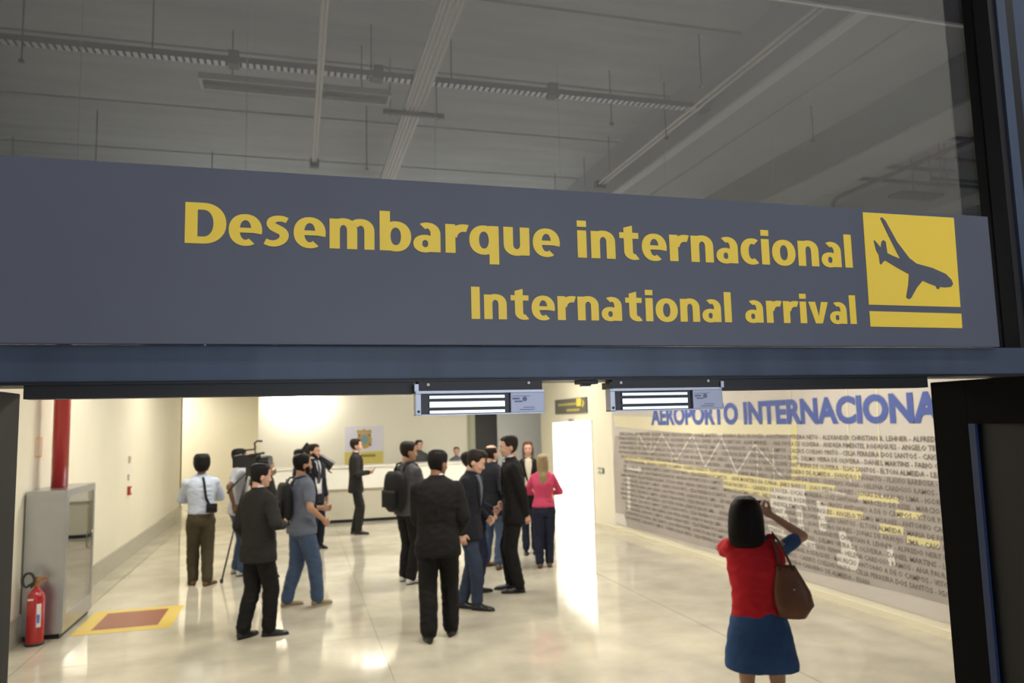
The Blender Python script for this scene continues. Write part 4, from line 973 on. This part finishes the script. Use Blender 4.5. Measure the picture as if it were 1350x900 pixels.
b2 = bmesh.new(); tube(b2, [(-.05, 0, 1.45), (-.20, .0, 1.30), (-.30, 0, 1.18)], .012, 8); fin('pan_bar', b2, M_blk, t, True)
for k_ in range(3):
    a = R(195+120*k_); e_ = V((math.cos(a)*.36, math.sin(a)*.36, .02)); s0 = V((math.cos(a)*.05, math.sin(a)*.05, 1.40)); md_ = s0.lerp(e_, .5)
    b2 = bmesh.new(); tube(b2, [s0, md_], .020, 8); tube(b2, [md_, e_], .012, 8); g_ = fin('leg', b2, M_blk, t, True); tb('rubber_foot', [e_+V((0, 0, .03)), e_-V((0, 0, .018))], .022, M_rub, g_, 10)
# 3 grey-haired man behind
p3 = person('grey-haired man with glasses in dark shirt, between the tripod camera and the charcoal suit', (-.42, 11.35), 20, 1.66, [(-.44, 11.45), (-.40, 11.25)],
  [(-.12, .30, 1.10), (.12, .32, 1.10)], 'tan', 'short', H_gry, 'untucked', C_char, C_djean, C_shoe, glasses=True, tie=False)
# 4 charcoal suit with recorder
p4 = person('man in charcoal suit seen from behind, holding out a recorder, left foreground', (-.37, 8.2), 42, 1.685, [(-.50, 8.20), (-.26, 8.20)],
  [(-.23, .10, .92), ('w', -.12, 8.14, 1.085)], 'light', 'short', H_blk, 'suit', C_char, C_blacksuit, C_shoe, w=1.06, toes=(-5, 42), look=(-22, 6), grip=(0, .7), poles=(None, (.8, -.7, -.6)))
hand_thing('voice_recorder', p4, 1, 'black voice recorder held out by the man in the charcoal suit', 'recorder', dims=(.022, .012, .06), rot=(0, 60, 0))
# 5 polo man with backpack
p5 = person('man in slate grey polo and blue jeans walking right, black backpack on', (.06, 9.33), 22, 1.735, [(-.10, 9.42), (.24, 9.32)],
  [(-.12, .30, 1.10), ('w', .30, 9.12, 1.0)], 'tan', 'short', H_blk, 'untucked', C_polo, C_jean, C_khaki, w=1.14, sleeve='short', beard=True, toes=(0, -10), grip=(.5, .5), poles=(None, (.9, -.8, -.6)))
backpack(p5, 'black backpack worn by the man in the slate grey polo', .15, .22, .13, 1.22)
# 6 bearded navy suit, tie, badge
p6 = person('bearded man in navy suit with white shirt, dark tie and badge, facing us', (.28, 13.6), -50, 1.755, [(.38, 13.70), (.24, 13.50)],
  [DN[0], DN[1]], 'light', 'short', H_brn, 'suit', C_navy, C_navy, C_shoe, beard=True, open_=True, look=(12, 0))
o = worn('name_badge', p6, 'white badge on a lanyard on the bearded man in navy suit', 'badge'); b2 = bmesh.new(); slab(b2, [(1.02, .0, .06), (1.10, .0, .06)], p6['yf'], .020, .004); fin('badge_card', b2, M_white, o)
strap(o, p6, [(.05, 1.45), (.045, 1.3), (.03, 1.1)], .012, C_pack, 'lanyard', 1, .016)
# 7 photographer behind him
p7 = person('photographer mostly hidden behind the bearded man, shoulder camera pointing right', (.05, 14.25), 10, 1.66, [(.05, 14.35), (.05, 14.15)],
  [(-.08, .30, 1.40), (.10, .30, 1.36)], 'tan', 'short', H_brn, 'untucked', C_navy, C_djean, C_shoe, grip=(.6, .6))
t = empty('shoulder_camera', (.42, 14.0, 1.50), R(-5)); t.rotation_euler = (0, R(38), R(-5)); tag(t, 'dark camera with long lens hood tilted down beside the bearded man', 'video camera')
b2 = bmesh.new(); loft(b2, [[V((x, r*math.cos(a*PI/8), r*math.sin(a*PI/8))) for a in range(16)] for x, r in ((-.12, .05), (.0, .07), (.16, .085), (.24, .09))]); fin('lens_hood', b2, M_blk, t)
bx('camera_body', (-.38, -.12, -.06, .06, -.08, .08), M_blk, t, bev=.01); bx('hood_flap', (.22, .30, -.08, .08, -.10, -.085), M_blk, t)
# 8 suit with phone, left of the crest
p8 = person('slim man in charcoal suit with phone standing before the counter near the crest poster', (1.10, 15.12), -5, 1.80, [(1.08, 15.22), (1.14, 15.04)],
  [DN[0], ('w', 1.33, 14.98, 1.17)], 'light', 'short', H_brn, 'suit', C_char, C_char, C_shoe, w=.97, grip=(0, .6), toes=(0, 8))
hand_thing('mobile_phone', p8, 1, 'dark mobile phone in the hand of the slim man at the counter', 'phone', off=(0, .02, .02), rot=(-30, 0, 0))
o = worn('visitor_badge', p8, 'pale badge hanging on the slim man at the counter', 'badge'); b2 = bmesh.new(); slab(b2, [(1.12, .01, .06), (1.20, .01, .06)], p8['yf'], .020, .004); fin('badge_card', b2, M_white, o)
# 9 backpack man in hoodie
p9 = person('man in grey hoodie and black trousers with black backpack and pale sneakers', (1.42, 10.22), 35, 1.82, [(1.38, 10.34), (1.44, 10.12)],
  [(-.10, .32, 1.10), (.12, .30, 1.06)], 'tan', 'short', H_brn, 'untucked', C_grey, C_blacksuit, C_sneak, w=1.02, look=(-30, 4), grip=(.5, .5))
backpack(p9, 'rounded black backpack hanging on the man in the grey hoodie', .17, .25, .17, 1.15)
# 10 large black suit, back to us
p10 = person('broad man in black suit from behind, nearest of the central group', (1.33, 7.50), 78, 1.785, [(1.215, 7.40), (1.46, 7.56)],
  [(-.10, .26, 1.02), (.20, .16, .95)], 'brown', 'short', H_blk, 'suit', C_blacksuit, C_blacksuit, C_shoe, w=1.12, look=(-38, 6), toes=(-12, 10), grip=(.5, .2))
# 11 looking down man
p11 = person('man in black jacket and dark jeans looking down, right of the broad black suit', (1.86, 8.5), -32, 1.75, [(1.80, 8.60), (1.93, 8.44)],
  [('w', 2.10, 8.62, .98), (.20, .0, .86)], 'light', 'quiff', H_brn, 'suit', C_dknavy, C_djean, C_shoe, look=(4, 22), inner=C_polo, tie=False, lean=4, grip=(.5, .1), toes=(0, 0))
# 12 navy man behind
p12 = person('man in dark navy jacket just behind the man looking down', (2.10, 9.32), 10, 1.70, [(2.06, 9.42), (2.13, 9.26)],
  [(-.12, .30, 1.0), ('w', 2.26, 9.06, .95)], 'light', 'short', H_brn, 'suit', C_navy, C_indigo, C_shoe, tie=False, inner=C_polo, look=(-20, -10), grip=(.5, .7))
hand_thing('black_phone', p12, 1, 'black phone held low in the middle of the central group', 'phone', off=(0, .0, -.02), rot=(80, 0, 0))
# 13 balding man blue jeans
p13 = person('balding man in dark blazer, blue jeans and brown shoes, back turned', (2.70, 10.72), 38, 1.72, [(2.63, 10.90), (2.74, 10.62)],
  [(-.14, .28, 1.06), (.22, .08, .95)], 'light', 'bald', H_brn, 'suit', C_dknavy, C_jean, C_brownl, toes=(20, -30), look=(-10, 0), grip=(.5, .2))
# 14 tall black suit facing left
p14 = person('tall man in black suit with white cuffs leaning in, facing left', (2.60, 9.2), 168, 1.875, [(2.60, 9.10), (2.57, 9.33)],
  [('w', 2.70, 9.02, .92), (.20, .10, .98)], 'light', 'short', H_brn, 'suit', C_blacksuit, C_blacksuit, C_shoe, look=(12, 6), lean=3, grip=(.3, .5))
# 15 woman facing us
p15 = person('woman with long brown hair in black top, facing us beside the tall black suit', (3.55, 11.7), -105, 1.745, [(3.62, 11.66), (3.48, 11.70)],
  [(-.10, .24, 1.05), (.10, .24, 1.05)], 'light', 'long', H_lbr, 'suit', C_blacksuit, C_indigo, C_shoe, w=.86, fem=True, inner=cloth('cream_cotton', (.62, .56, .44)), tie=False, open_=True, grip=(.5, .5))
# 16 blonde in pink
p16 = person('woman with long blonde hair in pink sweater and dark trousers, back to us', (3.40, 10.5), 72, 1.585, [(3.32, 10.50), (3.47, 10.52)],
  [(-.08, .26, 1.12), (.08, .26, 1.12)], 'light', 'long', H_bld, 'wtop', C_pink, C_indigo, C_brownl, w=1.05, fem=True, poles=((-1, -.4, -.5), (1, -.4, -.5)), grip=(.5, .5))
# 17, 18 behind the counter
p17 = person('dark-haired man standing behind the white counter', (2.80, 18.15), -70, 1.68, [(2.87, 18.15), (2.72, 18.15)], DN, 'light', 'short', H_brn, 'untucked', C_grey, C_indigo, C_shoe)
p18 = person('short clerk with reddish brown hair standing low behind the counter by the dark door', (3.72, 18.2), -100, 1.50, [(3.80, 18.2), (3.66, 18.2)], DN, 'light', 'short', mat('reddish_hair', (.12, .04, .025), .5), 'untucked', C_polo, C_indigo, C_shoe, fem=True)

# 19 woman photographing the mural
p19 = person('woman with black bob in red sweater and denim dress, arm raised, at right', (2.665, 4.12), 62, 1.565, [(2.59, 4.16), (2.76, 4.07)],
  [(-.02, .20, 1.50), ('w', 2.850, 4.20, 1.435)], 'tan', 'bob', H_blk, 'dress', C_denim, None, C_brownl, hofs=(-.045, 0, 0), w=1.02, fem=True, bare=True, sleeve='short', look=(-8, 4), poles=((-1, .2, -.7), (1., .1, -.75)), grip=(.5, .75))
b2 = bmesh.new()
tb_ = [(.985, .158, .118), (1.05, .155, .122), (1.16, .165, .128), (1.28, .180, .142), (1.38, .180, .118), (1.43, .152, .096), (1.465, .105, .078)]
loft(b2, [[V((p.x, p.y if p.y < .03 else .03+(p.y-.03)*.35, p.z)) for p in ring((0, 0, z-.05*(i == 0)), X, Y, rx*1.04, ry*1.06, 26, 2.3)] for i, (z, rx, ry) in enumerate(tb_)])
limb(b2, p19['sh'][0]+V((.0, 0, .01)), p19['sh'][0]*.42+p19['elb'][0]*.58, .066, .060)
o = worn('red_sweater', p19, 'red sweater draped over the back of the woman with the black bob', 'sweater')
rumple(link('knit_body', remesh(b2, .011, 6), C_red, o).data, .008)
for q in (-1, 1):
    b2 = bmesh.new(); strap_pts = [(q*.10, -.02, 1.475), (q*.105, .06, 1.45), (q*.10, .125, 1.36), (q*.05, .15, 1.25)]; tube(b2, strap_pts, [.035, .034, .03, .026], 12); fin('sleeve', b2, C_red, o, True)
hand_thing('compact_camera', p19, 1, 'small dark camera in the raised hand of the woman with the black bob', 'camera', off=(-.03, .02, .02), dims=(.05, .012, .032))
t = empty('handbag', (2.765, 3.93, .90), R(-35), .92); tag(t, 'brown leather handbag hanging from the shoulder of the woman in red', 'handbag')
b2 = bmesh.new()
loft(b2, [ring((x_, 0, z), X, Y, rx, ry, 20, 3.4) for z, rx, ry, x_ in ((-.015, .055, .035, .0), (-.008, .080, .048, .0), (.07, .118, .060, .015), (.15, .112, .052, .005), (.23, .085, .036, -.01), (.29, .062, .022, -.02), (.31, .052, .014, -.02))])
fin('bag_body', b2, C_bag, t, True)
for q in (-1, 1):
    b2 = bmesh.new(); tube(b2, [(-.06, q*.02, .28), (-.07, q*.018, .38), (-.085, q*.014, .46), (-.095, .0+q*.012, .515), (-.06, q*.014, .46), (-.02, q*.018, .38), (.02, q*.02, .28)], .007, 8); fin('handle', b2, mat('dark_bag_leather', (.04, .02, .015), .5), t, True)
b2 = bmesh.new(); ell(b2, (.02, -.056, .17), .006, .004, .006, 10); fin('metal_stud', b2, M_galv, t, True)
